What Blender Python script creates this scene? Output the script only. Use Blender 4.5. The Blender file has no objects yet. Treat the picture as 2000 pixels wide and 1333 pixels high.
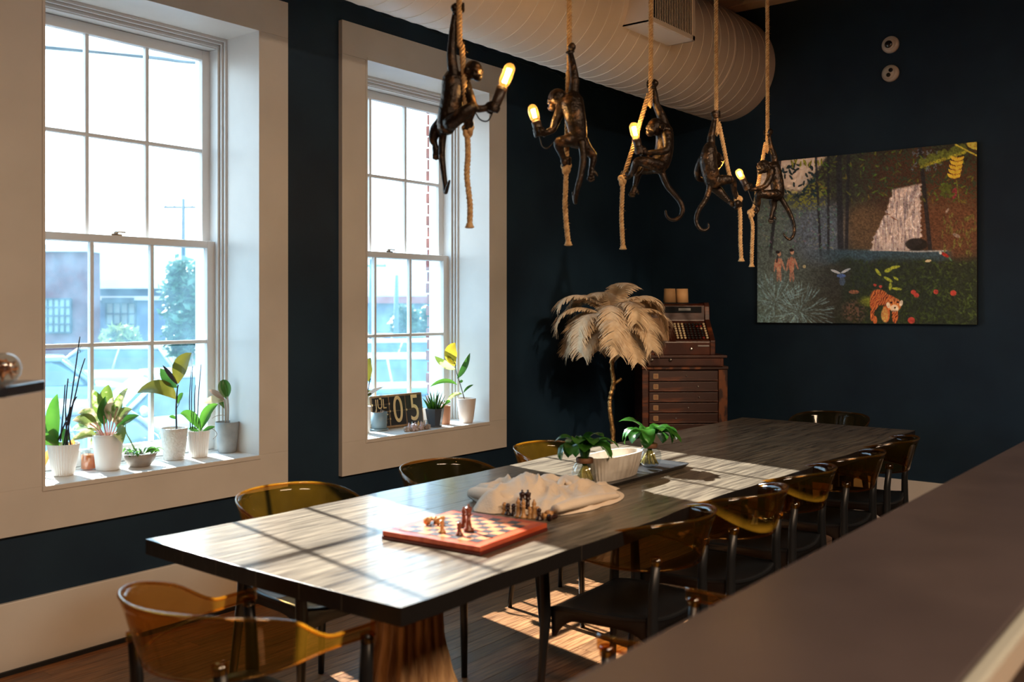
import bpy, math, random
import numpy as np
from mathutils import Vector, Matrix, Euler, Quaternion
R = math.radians
PI = math.pi
C = bpy.context.scene.collection
sc = bpy.context.scene
rnd = random.Random(7)

# ------------------------------------------------------------------ camera
H = 1.5
YAW = R(38.3)
FW = Vector((math.cos(YAW), math.sin(YAW), 0))
RT = Vector((math.sin(YAW), -math.cos(YAW), 0))
F = 1894.0; CU = 1000.0; CV = 600.0
cam = bpy.data.cameras.new('camera')
co = bpy.data.objects.new('camera', cam); C.objects.link(co)
co.location = (0, 0, H)
co.rotation_euler = (R(90), 0, YAW - R(90))
cam.sensor_width = 36; cam.lens = F * 36 / 2000
cam.shift_y = -66.5 / 2000
cam.clip_start = .05; cam.clip_end = 900
cam.dof.use_dof = True; cam.dof.focus_distance = 5.6; cam.dof.aperture_fstop = 2.6
sc.camera = co
# ------------------------------------------------------------------ sky, sun, room lights, exposure
SUN_EL = R(35.6)
w = bpy.data.worlds.new('sky'); sc.world = w; w.use_nodes = True
wn = w.node_tree.nodes; wl = w.node_tree.links
bg = wn['Background']; bg.inputs[1].default_value = 5.0
tc = wn.new('ShaderNodeTexCoord'); sx = wn.new('ShaderNodeSeparateXYZ'); cr = wn.new('ShaderNodeValToRGB')
cr.color_ramp.elements[0].position = 0.0; cr.color_ramp.elements[0].color = (.78, .94, 1.0, 1)
cr.color_ramp.elements[1].position = 0.7; cr.color_ramp.elements[1].color = (.42, .74, 1.0, 1)
wl.new(tc.outputs['Generated'], sx.inputs[0]); wl.new(sx.outputs['Z'], cr.inputs[0]); wl.new(cr.outputs[0], bg.inputs[0])
def light(name, kind, loc, power, col, size=None, aim=None, sy=None):
    l = bpy.data.lights.new(name, kind); l.energy = power; l.color = col
    o = bpy.data.objects.new(name, l); C.objects.link(o); o.location = loc
    if kind == 'AREA':
        l.size = size
        if sy: l.shape = 'RECTANGLE'; l.size_y = sy
    elif size is not None: l.shadow_soft_size = size
    if aim is not None:
        o.rotation_euler = (Vector(aim)).to_track_quat('-Z', 'Y').to_euler()
    return o
sun = light('sun', 'SUN', (4, 12, 9), 27.0, (1.0, .96, .87), aim=(-.2068 * 1, -1, -math.tan(SUN_EL) * 1.0212))
sun.data.angle = R(.55)
WARM = (1.0, .70, .46)
light('ceiling_light', 'AREA', (0.2, -1.6, 3.62), 190, WARM, 1.6, (0, 0, -1), 1.2)
light('ceiling_light', 'AREA', (3.2, -1.8, 3.62), 170, WARM, 1.6, (0, 0, -1), 1.2)
spot = light('track_spot', 'SPOT', (2.2, -1.2, 3.7), 420, WARM, .06, (3.55, 4.7, -2.35)); spot.data.spot_size = R(17); spot.data.spot_blend = .7
for wx in (1.974, 3.804):
    p = light('window_portal', 'AREA', (wx + .542, 4.56, 1.83), 1, (1, 1, 1), 1.10, (0, -1, 0), 2.2)
    p.data.cycles.is_portal = True
sc.view_settings.view_transform = 'Standard'; sc.view_settings.look = 'None'
sc.view_settings.gamma = 1; sc.view_settings.use_curve_mapping = False
sc.view_settings.exposure = 0.14
sc.cycles.use_denoising = True
sc.cycles.max_bounces = 10; sc.cycles.transparent_max_bounces = 24
sc.cycles.sample_clamp_indirect = 6
sc.cycles.caustics_reflective = False; sc.cycles.caustics_refractive = False

# ------------------------------------------------------------------ helpers
def at_d(u, v, d):
    return Vector((0, 0, H)) + FW * d + RT * ((u - CU) / F * d) + Vector((0, 0, (CV - v) / F * d))
def at_z(u, v, z): return at_d(u, v, F * (H - z) / (v - CV))
def at_y(u, v, y):
    t = (u - CU) / F; d = y / (FW.y + RT.y * t); return at_d(u, v, d)
def at_x(u, v, x):
    t = (u - CU) / F; d = x / (FW.x + RT.x * t); return at_d(u, v, d)
def dep(p): return p.x * FW.x + p.y * FW.y

def srgb(r, g, b):
    f = lambda c: (c / 255 / 12.92 if c <= 10 else ((c / 255 + .055) / 1.055) ** 2.4)
    return (f(r), f(g), f(b))
class NT:
    def __init__(s, m): s.n = m.node_tree.nodes; s.l = m.node_tree.links
    def new(s, t, **k):
        o = s.n.new(t)
        for a, b in k.items():
            if isinstance(a, str) and hasattr(o, a): setattr(o, a, b)
        return o
    def link(s, a, b): s.l.new(a, b)
def mat(name, col, rough=.5, metal=0, col2=None, nscale=8, stretch=(1, 1, 1), bump=0, bscale=60, spec=None, trans=0, coat=0, sheen=0, emit=None, estr=0, detail=4, lo=.35, hi=.65, rvar=0, coords='Object', wood=False):
    m = bpy.data.materials.new(name); m.use_nodes = True
    t = NT(m); b = t.n['Principled BSDF']
    b.inputs['Base Color'].default_value = (*col, 1); b.inputs['Roughness'].default_value = rough; b.inputs['Metallic'].default_value = metal
    if spec is not None: b.inputs['Specular IOR Level'].default_value = spec
    if coat: b.inputs['Coat Weight'].default_value = coat; b.inputs['Coat Roughness'].default_value = .12
    if sheen: b.inputs['Sheen Weight'].default_value = sheen
    if emit: b.inputs['Emission Color'].default_value = (*emit, 1); b.inputs['Emission Strength'].default_value = estr
    if col2 or bump:
        c = t.new('ShaderNodeTexCoord'); mp = t.new('ShaderNodeMapping'); t.link(c.outputs[coords], mp.inputs[0])
        mp.inputs['Scale'].default_value = stretch
    if wood:
        oi = t.new('ShaderNodeObjectInfo'); cx = t.new('ShaderNodeCombineXYZ'); mm = t.new('ShaderNodeMath', operation='MULTIPLY'); mm.inputs[1].default_value = 57
        t.link(oi.outputs['Random'], mm.inputs[0]); t.link(mm.outputs[0], cx.inputs[0]); t.link(mm.outputs[0], cx.inputs[1]); t.link(cx.outputs[0], mp.inputs['Location'])
    if col2:
        nz = t.new('ShaderNodeTexNoise'); nz.inputs['Scale'].default_value = nscale; nz.inputs['Detail'].default_value = detail
        t.link(mp.outputs[0], nz.inputs[0])
        rp = t.new('ShaderNodeValToRGB'); rp.color_ramp.elements[0].position = lo; rp.color_ramp.elements[1].position = hi
        rp.color_ramp.elements[0].color = (*col, 1); rp.color_ramp.elements[1].color = (*col2, 1)
        t.link(nz.outputs[0], rp.inputs[0]); out = rp.outputs[0]
        if wood:
            hs = t.new('ShaderNodeHueSaturation'); ma = t.new('ShaderNodeMapRange'); ma.inputs[3].default_value = 1 - wood; ma.inputs[4].default_value = 1 + wood
            t.link(oi.outputs['Random'], ma.inputs[0]); t.link(ma.outputs[0], hs.inputs['Value']); t.link(out, hs.inputs['Color']); out = hs.outputs[0]
        t.link(out, b.inputs['Base Color'])
        if rvar:
            mr = t.new('ShaderNodeMapRange'); mr.inputs[3].default_value = rough - rvar; mr.inputs[4].default_value = rough + rvar
            t.link(nz.outputs[0], mr.inputs[0]); t.link(mr.outputs[0], b.inputs['Roughness'])
    if bump:
        n2 = t.new('ShaderNodeTexNoise'); n2.inputs['Scale'].default_value = bscale; n2.inputs['Detail'].default_value = 5
        t.link(mp.outputs[0], n2.inputs[0])
        bp = t.new('ShaderNodeBump'); bp.inputs['Strength'].default_value = bump; bp.inputs['Distance'].default_value = .01
        t.link(n2.outputs[0], bp.inputs['Height']); t.link(bp.outputs[0], b.inputs['Normal'])
    if trans:
        tr = t.new('ShaderNodeBsdfTranslucent'); mx = t.new('ShaderNodeMixShader'); mx.inputs[0].default_value = trans
        if col2: t.link(out, tr.inputs[0])
        else: tr.inputs[0].default_value = (*col, 1)
        t.link(b.outputs[0], mx.inputs[1]); t.link(tr.outputs[0], mx.inputs[2]); t.link(mx.outputs[0], t.n['Material Output'].inputs[0])
    return m
def glassy(name, tint, refl=.5, rough=.03, dust_glow=0, ior=1.45, dcol=(.8, .9, 1)):
    m = bpy.data.materials.new(name); m.use_nodes = True
    t = NT(m); t.n.remove(t.n['Principled BSDF'])
    tr = t.new('ShaderNodeBsdfTransparent'); tr.inputs[0].default_value = (*tint, 1)
    gl = t.new('ShaderNodeBsdfGlossy'); gl.inputs['Roughness'].default_value = rough
    fr = t.new('ShaderNodeFresnel'); fr.inputs[0].default_value = ior
    ge = t.new('ShaderNodeNewGeometry'); iv = t.new('ShaderNodeMath', operation='SUBTRACT'); iv.inputs[0].default_value = 1; t.link(ge.outputs['Backfacing'], iv.inputs[1])
    mu = t.new('ShaderNodeMath', operation='MULTIPLY'); t.link(fr.outputs[0], mu.inputs[0]); t.link(iv.outputs[0], mu.inputs[1])
    mx = t.new('ShaderNodeMixShader'); t.link(mu.outputs[0], mx.inputs[0]); t.link(tr.outputs[0], mx.inputs[1]); t.link(gl.outputs[0], mx.inputs[2])
    out = mx.outputs[0]
    if dust_glow:  # translucent share: dusty film on panes, glow in amber and bulb glass
        tl = t.new('ShaderNodeBsdfTranslucent'); tl.inputs[0].default_value = (*dcol, 1)
        m2 = t.new('ShaderNodeMixShader')
        c = t.new('ShaderNodeTexCoord'); nz = t.new('ShaderNodeTexNoise'); nz.inputs['Scale'].default_value = 9; nz.inputs['Detail'].default_value = 8; t.link(c.outputs['Object'], nz.inputs[0])
        mr = t.new('ShaderNodeMapRange'); mr.inputs[1].default_value = .3; mr.inputs[2].default_value = .7; mr.inputs[3].default_value = dust_glow * .6; mr.inputs[4].default_value = dust_glow * 1.4
        t.link(nz.outputs[0], mr.inputs[0]); t.link(mr.outputs[0], m2.inputs[0])
        t.link(out, m2.inputs[1]); t.link(tl.outputs[0], m2.inputs[2]); out = m2.outputs[0]
    t.link(out, t.n['Material Output'].inputs[0])
    return m

class MB:
    def __init__(s): s.v = []; s.f = []; s.sm = []
    def add(s, vs, fs, smooth=False):
        o = len(s.v); s.v += [tuple(p) for p in vs]; s.f += [tuple(i + o for i in f) for f in fs]; s.sm += [smooth] * len(fs)
        return s
    def box(s, a, b, M=None):
        x0, y0, z0 = a; x1, y1, z1 = b
        vs = [Vector(p) for p in ((x0, y0, z0), (x1, y0, z0), (x1, y1, z0), (x0, y1, z0), (x0, y0, z1), (x1, y0, z1), (x1, y1, z1), (x0, y1, z1))]
        if M: vs = [M @ p for p in vs]
        return s.add(vs, ((0, 3, 2, 1), (4, 5, 6, 7), (0, 1, 5, 4), (1, 2, 6, 5), (2, 3, 7, 6), (3, 0, 4, 7)))
    def cbox(s, c, d, M=None):
        return s.box((c[0] - d[0] / 2, c[1] - d[1] / 2, c[2] - d[2] / 2), (c[0] + d[0] / 2, c[1] + d[1] / 2, c[2] + d[2] / 2), M)
    def tube(s, pts, r, n=8, cap=True, flat=1.0, smooth=True):
        pts = [Vector(p) for p in pts]; m = len(pts)
        rs = r if isinstance(r, (list, tuple)) else [r] * m
        vs = []; fs = []; up = None
        for i, p in enumerate(pts):
            d = (pts[min(i + 1, m - 1)] - pts[max(i - 1, 0)]).normalized()
            if up is None:
                up = Vector((0, 0, 1)) if abs(d.z) < .9 else Vector((1, 0, 0))
            up = (up - d * up.dot(d)).normalized(); sd = d.cross(up)
            for k in range(n):
                a = 2 * PI * k / n
                vs.append(p + up * (math.cos(a) * rs[i]) + sd * (math.sin(a) * rs[i] * flat))
        for i in range(m - 1):
            for k in range(n):
                k2 = (k + 1) % n; fs.append((i * n + k, i * n + k2, (i + 1) * n + k2, (i + 1) * n + k))
        if cap: fs.append(tuple(range(n - 1, -1, -1))); fs.append(tuple((m - 1) * n + k for k in range(n)))
        return s.add(vs, fs, smooth)
    def lathe(s, prof, n=24, c=(0, 0, 0), axis=None, sx=1, sy=1, rib=None):
        c = Vector(c); vs = []; fs = []; m = len(prof)
        q = axis.to_track_quat('Z', 'Y').to_matrix() if axis is not None else None
        for r, z in prof:
            for k in range(n):
                a = 2 * PI * k / n; rr = r * (1 + (rib if rib and k % 2 else 0))
                p = Vector((rr * math.cos(a) * sx, rr * math.sin(a) * sy, z))
                if q: p = q @ p
                vs.append(c + p)
        for i in range(m - 1):
            for k in range(n):
                k2 = (k + 1) % n; fs.append((i * n + k, i * n + k2, (i + 1) * n + k2, (i + 1) * n + k))
        if prof[0][0] > 1e-5: fs.append(tuple(range(n - 1, -1, -1)))
        if prof[-1][0] > 1e-5: fs.append(tuple((m - 1) * n + k for k in range(n)))
        return s.add(vs, fs, rib is None)
    def ell(s, c, r, n=14, M=None):
        c = Vector(c); r = r if isinstance(r, (tuple, list)) else (r, r, r); vs = []; fs = []
        m = n // 2
        vs.append(Vector((0, 0, -1)))
        for i in range(1, m):
            ph = -PI / 2 + PI * i / m
            for k in range(n): a = 2 * PI * k / n; vs.append(Vector((math.cos(ph) * math.cos(a), math.cos(ph) * math.sin(a), math.sin(ph))))
        vs.append(Vector((0, 0, 1)))
        vs = [Vector((p.x * r[0], p.y * r[1], p.z * r[2])) for p in vs]
        if M: vs = [M @ p for p in vs]
        vs = [c + p for p in vs]
        for k in range(n): fs.append((0, 1 + (k + 1) % n, 1 + k))
        for i in range(m - 2):
            for k in range(n): a = 1 + i * n + k; b = 1 + i * n + (k + 1) % n; fs.append((a, b, b + n, a + n))
        t = len(vs) - 1
        for k in range(n): fs.append((t, t - n + k, t - n + (k + 1) % n))
        return s.add(vs, fs, True)
    def grid(s, fn, nu, nv, smooth=True, closeu=False):
        vs = [fn(i / nu, j / nv) for j in range(nv + 1) for i in range(nu + (0 if closeu else 1))]
        w_ = nu + (0 if closeu else 1); fs = []
        for j in range(nv):
            for i in range(nu):
                i2 = (i + 1) % w_; fs.append((j * w_ + i, j * w_ + i2, (j + 1) * w_ + i2, (j + 1) * w_ + i))
        return s.add(vs, fs, smooth)
    def leaf(s, base, d, L, W, droop=.6, fold=.25, n=8, up=(0, 0, 1), peak=.45, wave=0, twist=0):
        p = Vector(base); d = Vector(d).normalized(); up = Vector(up)
        side = d.cross(up)
        if side.length < .05: side = d.cross(Vector((.3, 1, .1)))
        side.normalize()
        if twist: side = Quaternion(d, twist) @ side
        vs = []; st = L / n
        for i in range(n + 1):
            t = i / n
            nrm = side.cross(d).normalized()
            if t < peak: wd = math.sin(t / peak * PI / 2) ** .8
            else: wd = math.cos((t - peak) / (1 - peak) * PI / 2) ** .75
            wd = max(wd, .02) * W / 2
            for k in (-1, -.55, 0, .55, 1):
                vs.append(p + side * (k * wd) + nrm * (abs(k) * wd * fold + (wave * math.sin(t * 9 + k * 2) * wd if abs(k) == 1 else 0)))
            d = Quaternion(side, -droop / n) @ d
            p = p + d * st
        fs = []
        for i in range(n):
            for k in range(4): a = i * 5 + k; fs.append((a, a + 1, a + 6, a + 5))
        return s.add(vs, fs, True)
    def mesh(s, name):
        me = bpy.data.meshes.new(name); me.from_pydata(s.v, [], s.f)
        me.polygons.foreach_set('use_smooth', s.sm); me.update(); return me
    def build(s, name, m, parent=None, bev=0, loc=None, kind=None, solid=0, sub=0):
        o = bpy.data.objects.new(name, s.mesh(name)); C.objects.link(o)
        if m: o.data.materials.append(m)
        if parent: o.parent = parent
        if loc is not None: o.location = loc
        if kind: o['kind'] = kind
        if solid:
            d = o.modifiers.new('solidify', 'SOLIDIFY'); d.thickness = solid; d.offset = 0
        if bev:
            d = o.modifiers.new('bevel', 'BEVEL'); d.width = bev; d.segments = 2; d.limit_method = 'ANGLE'
        if sub:
            d = o.modifiers.new('subdivision', 'SUBSURF'); d.levels = sub; d.render_levels = sub
        return o
def tag(o, label, cat, group=None):
    o['label'] = label; o['category'] = cat
    if group: o['group'] = group
    return o
def thing(name, label, cat, loc=(0, 0, 0), rz=0, group=None):
    o = bpy.data.objects.new(name, None); C.objects.link(o); o.empty_display_size = .05
    o.location = loc; o.rotation_euler = (0, 0, rz)
    return tag(o, label, cat, group)
def structure(o): o['kind'] = 'structure'; return o
def sempty(name, loc=(0, 0, 0)):
    o = bpy.data.objects.new(name, None); C.objects.link(o); o.location = loc; o['kind'] = 'structure'; return o
def link_copy(o, parent=None):
    c = o.copy(); C.objects.link(c); c.parent = parent
    for ch in list(o.children): link_copy(ch, c)
    return c
def text_mesh(name, s, size, m, parent, loc, rot, depth=.001, align='CENTER', bold=0, sx=1):
    cu = bpy.data.curves.new(name, 'FONT'); cu.body = s; cu.size = size; cu.extrude = depth; cu.align_x = align; cu.align_y = 'CENTER'; cu.offset = bold
    t = bpy.data.objects.new(name, cu); C.objects.link(t); bpy.context.view_layer.update()
    me = bpy.data.meshes.new_from_object(t.evaluated_get(bpy.context.evaluated_depsgraph_get()))
    bpy.data.objects.remove(t); o = bpy.data.objects.new(name, me); C.objects.link(o)
    me.materials.clear(); me.materials.append(m); o.parent = parent; o.location = loc; o.rotation_euler = rot; o.scale = (sx, 1, 1)
    return o

# ------------------------------------------------------------------ materials
M_wall = mat('dark_wall_paint', (.008, .024, .050), .50, col2=(.012, .035, .066), nscale=2.2, bump=.12, bscale=14, spec=.35)
M_white = mat('white_gloss_paint', (.72, .70, .67), .38, col2=(.66, .64, .61), nscale=3, bump=.04, bscale=20)
M_sash = mat('sash_paint', (.70, .71, .71), .4)
M_ceil = mat('dark_ceiling', (.045, .03, .02), .8)
M_duct = mat('duct_paint', (.86, .77, .68), .42, col2=(.80, .71, .62), nscale=4)
M_seam = mat('duct_seam_paint', (.95, .90, .82), .4)
M_vent = mat('register_paint', (.86, .78, .70), .45)
M_dark = mat('black_void', (.008, .008, .009), .6)
M_board = mat('oak_floorboard', srgb(112, 70, 42), .33, col2=srgb(168, 116, 74), nscale=5, stretch=(1.2, 14, 14), bump=.10, bscale=9, wood=.28, detail=7, rvar=.08)
M_table = mat('dark_stained_plank', srgb(74, 66, 58), .30, col2=srgb(138, 126, 108), nscale=5, stretch=(.9, 13, 13), bump=.16, bscale=7, wood=.12, detail=10, lo=.34, hi=.72, rvar=.08, coat=.35)
M_tedge = mat('table_edge_black', srgb(22, 20, 20), .42, bump=.15, bscale=30)
M_trunk = mat('teak_root', srgb(118, 82, 50), .6, col2=srgb(206, 168, 120), nscale=8, stretch=(3, 3, .5), bump=.5, bscale=12, detail=8)
M_black = mat('black_plastic', (.011, .012, .014), .38)
M_seat = mat('black_seat_plastic', (.012, .014, .017), .30)
M_amber = glassy('amber_acrylic', (.82, .62, .34), rough=.05, ior=1.55, dust_glow=.018, dcol=(.80, .46, .06))
M_amber2 = glassy('amber_acrylic_rim', (.84, .58, .22), rough=.12, ior=2.0, dust_glow=.10, dcol=(.9, .52, .08))  # lighter copy of the amber, edge glow put into its tint and translucency
M_pane = glassy('window_glass', (.97, .985, 1.0), rough=.01, dust_glow=.008)
M_pane2 = glassy('dusty_window_glass', (.90, .96, 1.0), rough=.02, dust_glow=.032, dcol=(.38, .74, 1.0))  # dusty film, tinted blue to carry the haze over the outdoor view
M_clear = glassy('clear_glass', (.86, .90, .92), rough=.02, ior=2.1)
M_bulbglass = glassy('bulb_glass', (1.0, .86, .60), rough=.02, ior=1.5, dust_glow=.05, dcol=(1.0, .62, .24))  # lamp glow put into the glass as an amber translucent tint
M_bronze = mat('dark_bronze_resin', (.022, .015, .011), .34, metal=.55, col2=(.20, .105, .045), nscale=26, bump=.5, bscale=70, detail=6, lo=.54, hi=.80)
M_rope = mat('jute_rope', srgb(176, 138, 92), .85, col2=srgb(214, 182, 134), nscale=60, bump=.3, bscale=200)
M_cord = mat('black_cord', (.012, .011, .011), .45)
M_socket = mat('brown_socket', (.035, .020, .014), .4)
M_fil = mat('glowing_filament', (1, .7, .3), .5, emit=(1.0, .60, .20), estr=90)
M_steel = mat('brushed_metal', (.55, .52, .48), .3, metal=1)
M_gold = mat('gold_leaf', (.78, .50, .20), .38, metal=.85, col2=(.28, .15, .05), nscale=40, bump=.6, bscale=60)
M_potw = mat('white_glazed_ceramic', (.78, .77, .75), .35)
M_potg = mat('grey_cement', (.27, .29, .30), .7, col2=(.22, .24, .25), nscale=20, bump=.1)
M_taupe = mat('taupe_stoneware', (.38, .33, .29), .5, col2=(.30, .26, .23), nscale=25)
M_soil = mat('potting_soil', (.03, .02, .014), .95, bump=.6, bscale=120)
M_leafd = mat('deep_green_leaf', (.03, .11, .02), .32, trans=.32, col2=(.08, .22, .03), nscale=7)
M_leafg = mat('bright_green_leaf', (.06, .19, .02), .35, trans=.4, col2=(.11, .26, .035), nscale=8)
M_leafy = mat('variegated_leaf', (.14, .20, .03), .35, trans=.5, col2=(.62, .60, .26), nscale=14, lo=.48, hi=.54)
M_leafp = mat('pink_edged_leaf', (.16, .19, .05), .38, trans=.5, col2=(.62, .40, .26), nscale=16, lo=.46, hi=.56)
M_leafo = mat('olive_rubber_leaf', (.10, .10, .012), .3, trans=.4, col2=(.18, .15, .02), nscale=6)
M_leafdry = mat('dry_orange_leaf', (.70, .32, .08), .6, trans=.5)
M_stemd = mat('dark_stem', (.02, .016, .022), .6)
M_stemg = mat('green_stem', (.12, .24, .05), .5)
M_stemp = mat('pink_stem', (.55, .26, .20), .5)
M_terra = mat('terracotta', (.50, .24, .14), .8)
M_cream = mat('cream_card', srgb(226, 196, 160), .7)
# ------------------------------------------------------------------ room shell
WY = 4.08; BX = 7.03; CZ = 3.95; WT = .50
WZ0, WZ1 = .75, 2.90
WINS = ((1.974, 3.058), (3.804, 4.884))
wb = MB()
xs = [-3.2, WINS[0][0], WINS[0][1], WINS[1][0], WINS[1][1], BX + .2]
for i in (0, 2, 4): wb.box((xs[i] + (.014 if i else 0), WY, -.05), (xs[i + 1] - (.014 if i < 4 else 0), WY + WT, CZ))
for a, b in WINS:
    wb.box((a - .014, WY, -.05), (b + .014, WY + WT, WZ0 - .024)); wb.box((a - .014, WY, WZ1 + .018), (b + .014, WY + WT, CZ))
structure(wb.build('wall_left', M_wall))
# cracked plaster ridge over the window (runs along the wall)
cp = []
for i in range(40):
    x = 3.25 + i * .09; cp.append((x, WY - .002, 3.22 + .02 * math.sin(i * 1.3) + .012 * math.sin(i * 3.1) - .0012 * i))
wl_ = bpy.data.objects['wall_left']
MB().tube(cp, [.004 + .003 * abs(math.sin(i * .9)) for i in range(40)], 5).build('plaster_ridge', M_wall, wl_)
structure(MB().box((BX, -4.2, -.05), (BX + .2, WY, CZ)).build('wall_back', M_wall))
structure(MB().box((-3.2, -4.2, -.05), (BX, -4.0, CZ)).build('wall_right', M_wall))
structure(MB().box((-3.2, -4.0, -.05), (-3.0, WY, CZ)).build('wall_front', mat('warm_wall', (.20, .15, .11), .7)))
structure(MB().box((-3.2, -4.2, CZ), (BX + .2, WY + WT, CZ + .2)).build('ceiling', M_ceil))
# beige soffit beam along the top of the back wall
structure(MB().box((BX - .16, -4.0, 3.80), (BX, WY, CZ)).build('trim_1', mat('beam_paint', (.80, .70, .58), .5), bev=.004))
# floor
fl = structure(MB().box((-3.0, -4.0, -.06), (BX, WY, -.012)).build('floor', M_board))
BW = .083; nb = 0
bmesh_cache = {}
r_ = random.Random(3)
y = WY - BW / 2
while y > -.6:
    x = -.3 - r_.random() * 1.5
    while x < BX:
        L = r_.choice((1.8, 2.4, 3.0, 3.6)); x1 = min(x + L, BX)
        x0 = max(x, -.3)
        if x1 - x0 > .03:
            key = round(x1 - x0, 3)
            o = MB().box((0, -BW / 2 + .0009, -.012), (x1 - x0 - .0015, BW / 2 - .0009, -.0004 * r_.random())).build('floorboard', M_board, fl, loc=(x0, y, 0)); nb += 1
        x += L
    y -= BW
# baseboards (window wall: tall white board)
bb = structure(MB().box((-3, WY - .022, 0), (BX, WY, .292)).build('baseboard_left', M_white, bev=.004))
MB().box((-3, WY - .035, 0), (BX, WY - .022, .018)).build('shoe_mould', M_dark, bb)
structure(MB().box((BX - .022, -4, 0), (BX, WY - .03, .292)).build('baseboard_back', M_white, bev=.004))

# ------------------------------------------------------------------ windows
def window(n, a, b):
    w0 = sempty('window_%d' % n, (a, WY, WZ0))
    W = b - a; Hh = WZ1 - WZ0; T = .187
    P = lambda nm, A, B, m=M_white, bev=0: MB().box(A, B).build(nm, m, w0, bev=bev)
    # flat wide casing, proud of the wall
    P('casing_board', (-T, -.030, -T), (W + T, 0, -.0003), bev=.001)
    P('casing_board', (-T, -.030, Hh + .001), (W + T, 0, Hh + T), bev=.001)
    P('casing_board', (-T, -.030, 0), (-.001, 0, Hh), bev=.001)
    P('casing_board', (W + .001, -.030, 0), (W + T, 0, Hh), bev=.001)
    # deep reveal lining
    P('sill_board', (-.012, -.036, -.022), (W + .012, .26, 0), bev=.003)
    P('head_lining', (0, -.034, Hh), (W, .26, Hh + .015))
    P('jamb_lining', (-.012, -.034, 0), (0, .26, Hh)); P('jamb_lining', (W, -.034, 0), (W + .012, .26, Hh))
    # stops
    for k, (i, yy) in enumerate(((.012, .235), (.022, .252), (.034, .27))):
        f = MB(); f.box((0, yy, 0), (i, yy + .012, Hh)).box((W - i, yy, 0), (W, yy + .012, Hh)).box((i, yy, Hh - i * 1.3), (W - i, yy + .012, Hh))
        f.build('window_stop', M_sash, w0)
    f = MB(); f.box((0, .28, 0), (.03, .475, Hh)).box((W - .03, .28, 0), (W, .475, Hh)).box((0, .28, Hh - .05), (W, .42, Hh)).box((0, .26, -.02), (W, .42, .004))
    f.build('window_frame', M_sash, w0)
    # brick reveal outside
    bkm = M_brick
    f = MB()
    for i in range(28 if n == 2 else 0):
        z = i * .077
        for sd in (1,):
            off = .05 if i % 2 else .0
            xx = 0 if sd < 0 else W
            f.box((xx - .01 if sd < 0 else xx - .028, .476, z), (xx + .028 if sd < 0 else xx + .01, .497 + .01 * (i % 2), z + .065))
    if n == 2: f.build('brick_reveal', bkm, w0)
    def sash(z0, z1, y, gz, glass, botrail, toprail, dx):
        s = sempty('x'); s.name = 'sash'; del s['kind']; s.parent = w0; s.location = (dx, y, 0)
        st = .048; x0, x1 = .026, W - .026 - dx * 0
        f = MB()
        f.box((x0, 0, z0), (x0 + st, .036, z1)); f.box((x1 - st, 0, z0), (x1, .036, z1))
        f.box((x0 + st, 0, z0), (x1 - st, .036, z0 + botrail)); f.box((x0 + st, 0, z1 - toprail), (x1 - st, .036, z1))
        f.build('sash_frame', M_sash, s, bev=.003)
        gx0, gx1 = x0 + st, x1 - st; g0, g1 = z0 + botrail, z1 - toprail; mw = .019
        cx = [gx0 + (gx1 - gx0) * k / 3 for k in range(4)]; zm = (g0 + g1) / 2
        for k in (1, 2): MB().box((cx[k] - mw / 2, .004, g0), (cx[k] + mw / 2, .032, g1)).build('muntin', M_sash, s, bev=.004)
        MB().box((gx0, .0035, zm - mw / 2), (gx1, .0325, zm + mw / 2)).build('muntin', M_sash, s, bev=.004)
        for r in range(2):
            for k in range(3):
                MB().box((cx[k] + .004, .017, (g0, zm)[r] + .002), (cx[k + 1] - .004, .020, (zm, g1)[r] - .002)).build('pane', glass, s)
        return s
    lo = sash(.006, 1.094, .30, None, M_pane2, .076, .036, 0)
    up = sash(1.058, Hh - .052, .345, None, M_pane, .034, .052, 0)
    # sash lock on the meeting rail
    f = MB(); f.cbox((W / 2 - .03, .02, 1.098), (.055, .022, .008)); f.lathe([(.014, 0), (.014, .012), (.008, .016)], 12, (W / 2 - .03, .02, 1.10)); f.cbox((W / 2 - .006, .01, 1.112), (.04, .012, .006))
    f.build('sash_lock', M_steel, lo)
    return w0
M_brick = mat('red_brick', srgb(150, 74, 58), .85, col2=srgb(120, 58, 46), nscale=12, bump=.2)
window(1, *WINS[0]); window(2, *WINS[1])

# ------------------------------------------------------------------ duct with spiral seam and register
DY, DZ, DR = 3.40, 3.36, .40
duct = thing('spiral_duct', 'large round beige ventilation duct with spiral seams under the ceiling', 'duct', (0, DY, DZ))
DL = 10.0
f = MB(); nseg = 96
vs = []; fs = []
for i, x in enumerate((-3.0, 0, 3, 5, BX)):
    for k in range(nseg):
        a = 2 * PI * k / nseg; vs.append((x, DR * math.cos(a), DR * math.sin(a)))
for i in range(4):
    for k in range(nseg): k2 = (k + 1) % nseg; fs.append((i * nseg + k, (i + 1) * nseg + k, (i + 1) * nseg + k2, i * nseg + k2))
f.add(vs, fs, True); f.build('duct_shell', M_duct, duct)
pitch = .125; pts = []; n = 60
turns = int(9.95 / pitch)
for i in range(turns * 48):
    a = 2 * PI * i / 48; x = -2.95 + pitch * i / 48
    if x > BX - .01: break
    pts.append((x, (DR + .0005) * math.cos(a), (DR + .0005) * math.sin(a)))
MB().tube(pts, .0028, 4).build('spiral_seam', M_seam, duct)
# coupling band
MB().lathe([(DR + .001, -.02), (DR + .006, -.014), (DR + .006, .014), (DR + .001, .02)], 64, (6.35, 0, 0), axis=Vector((1, 0, 0))).build('coupling_band', M_duct, duct)
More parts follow.
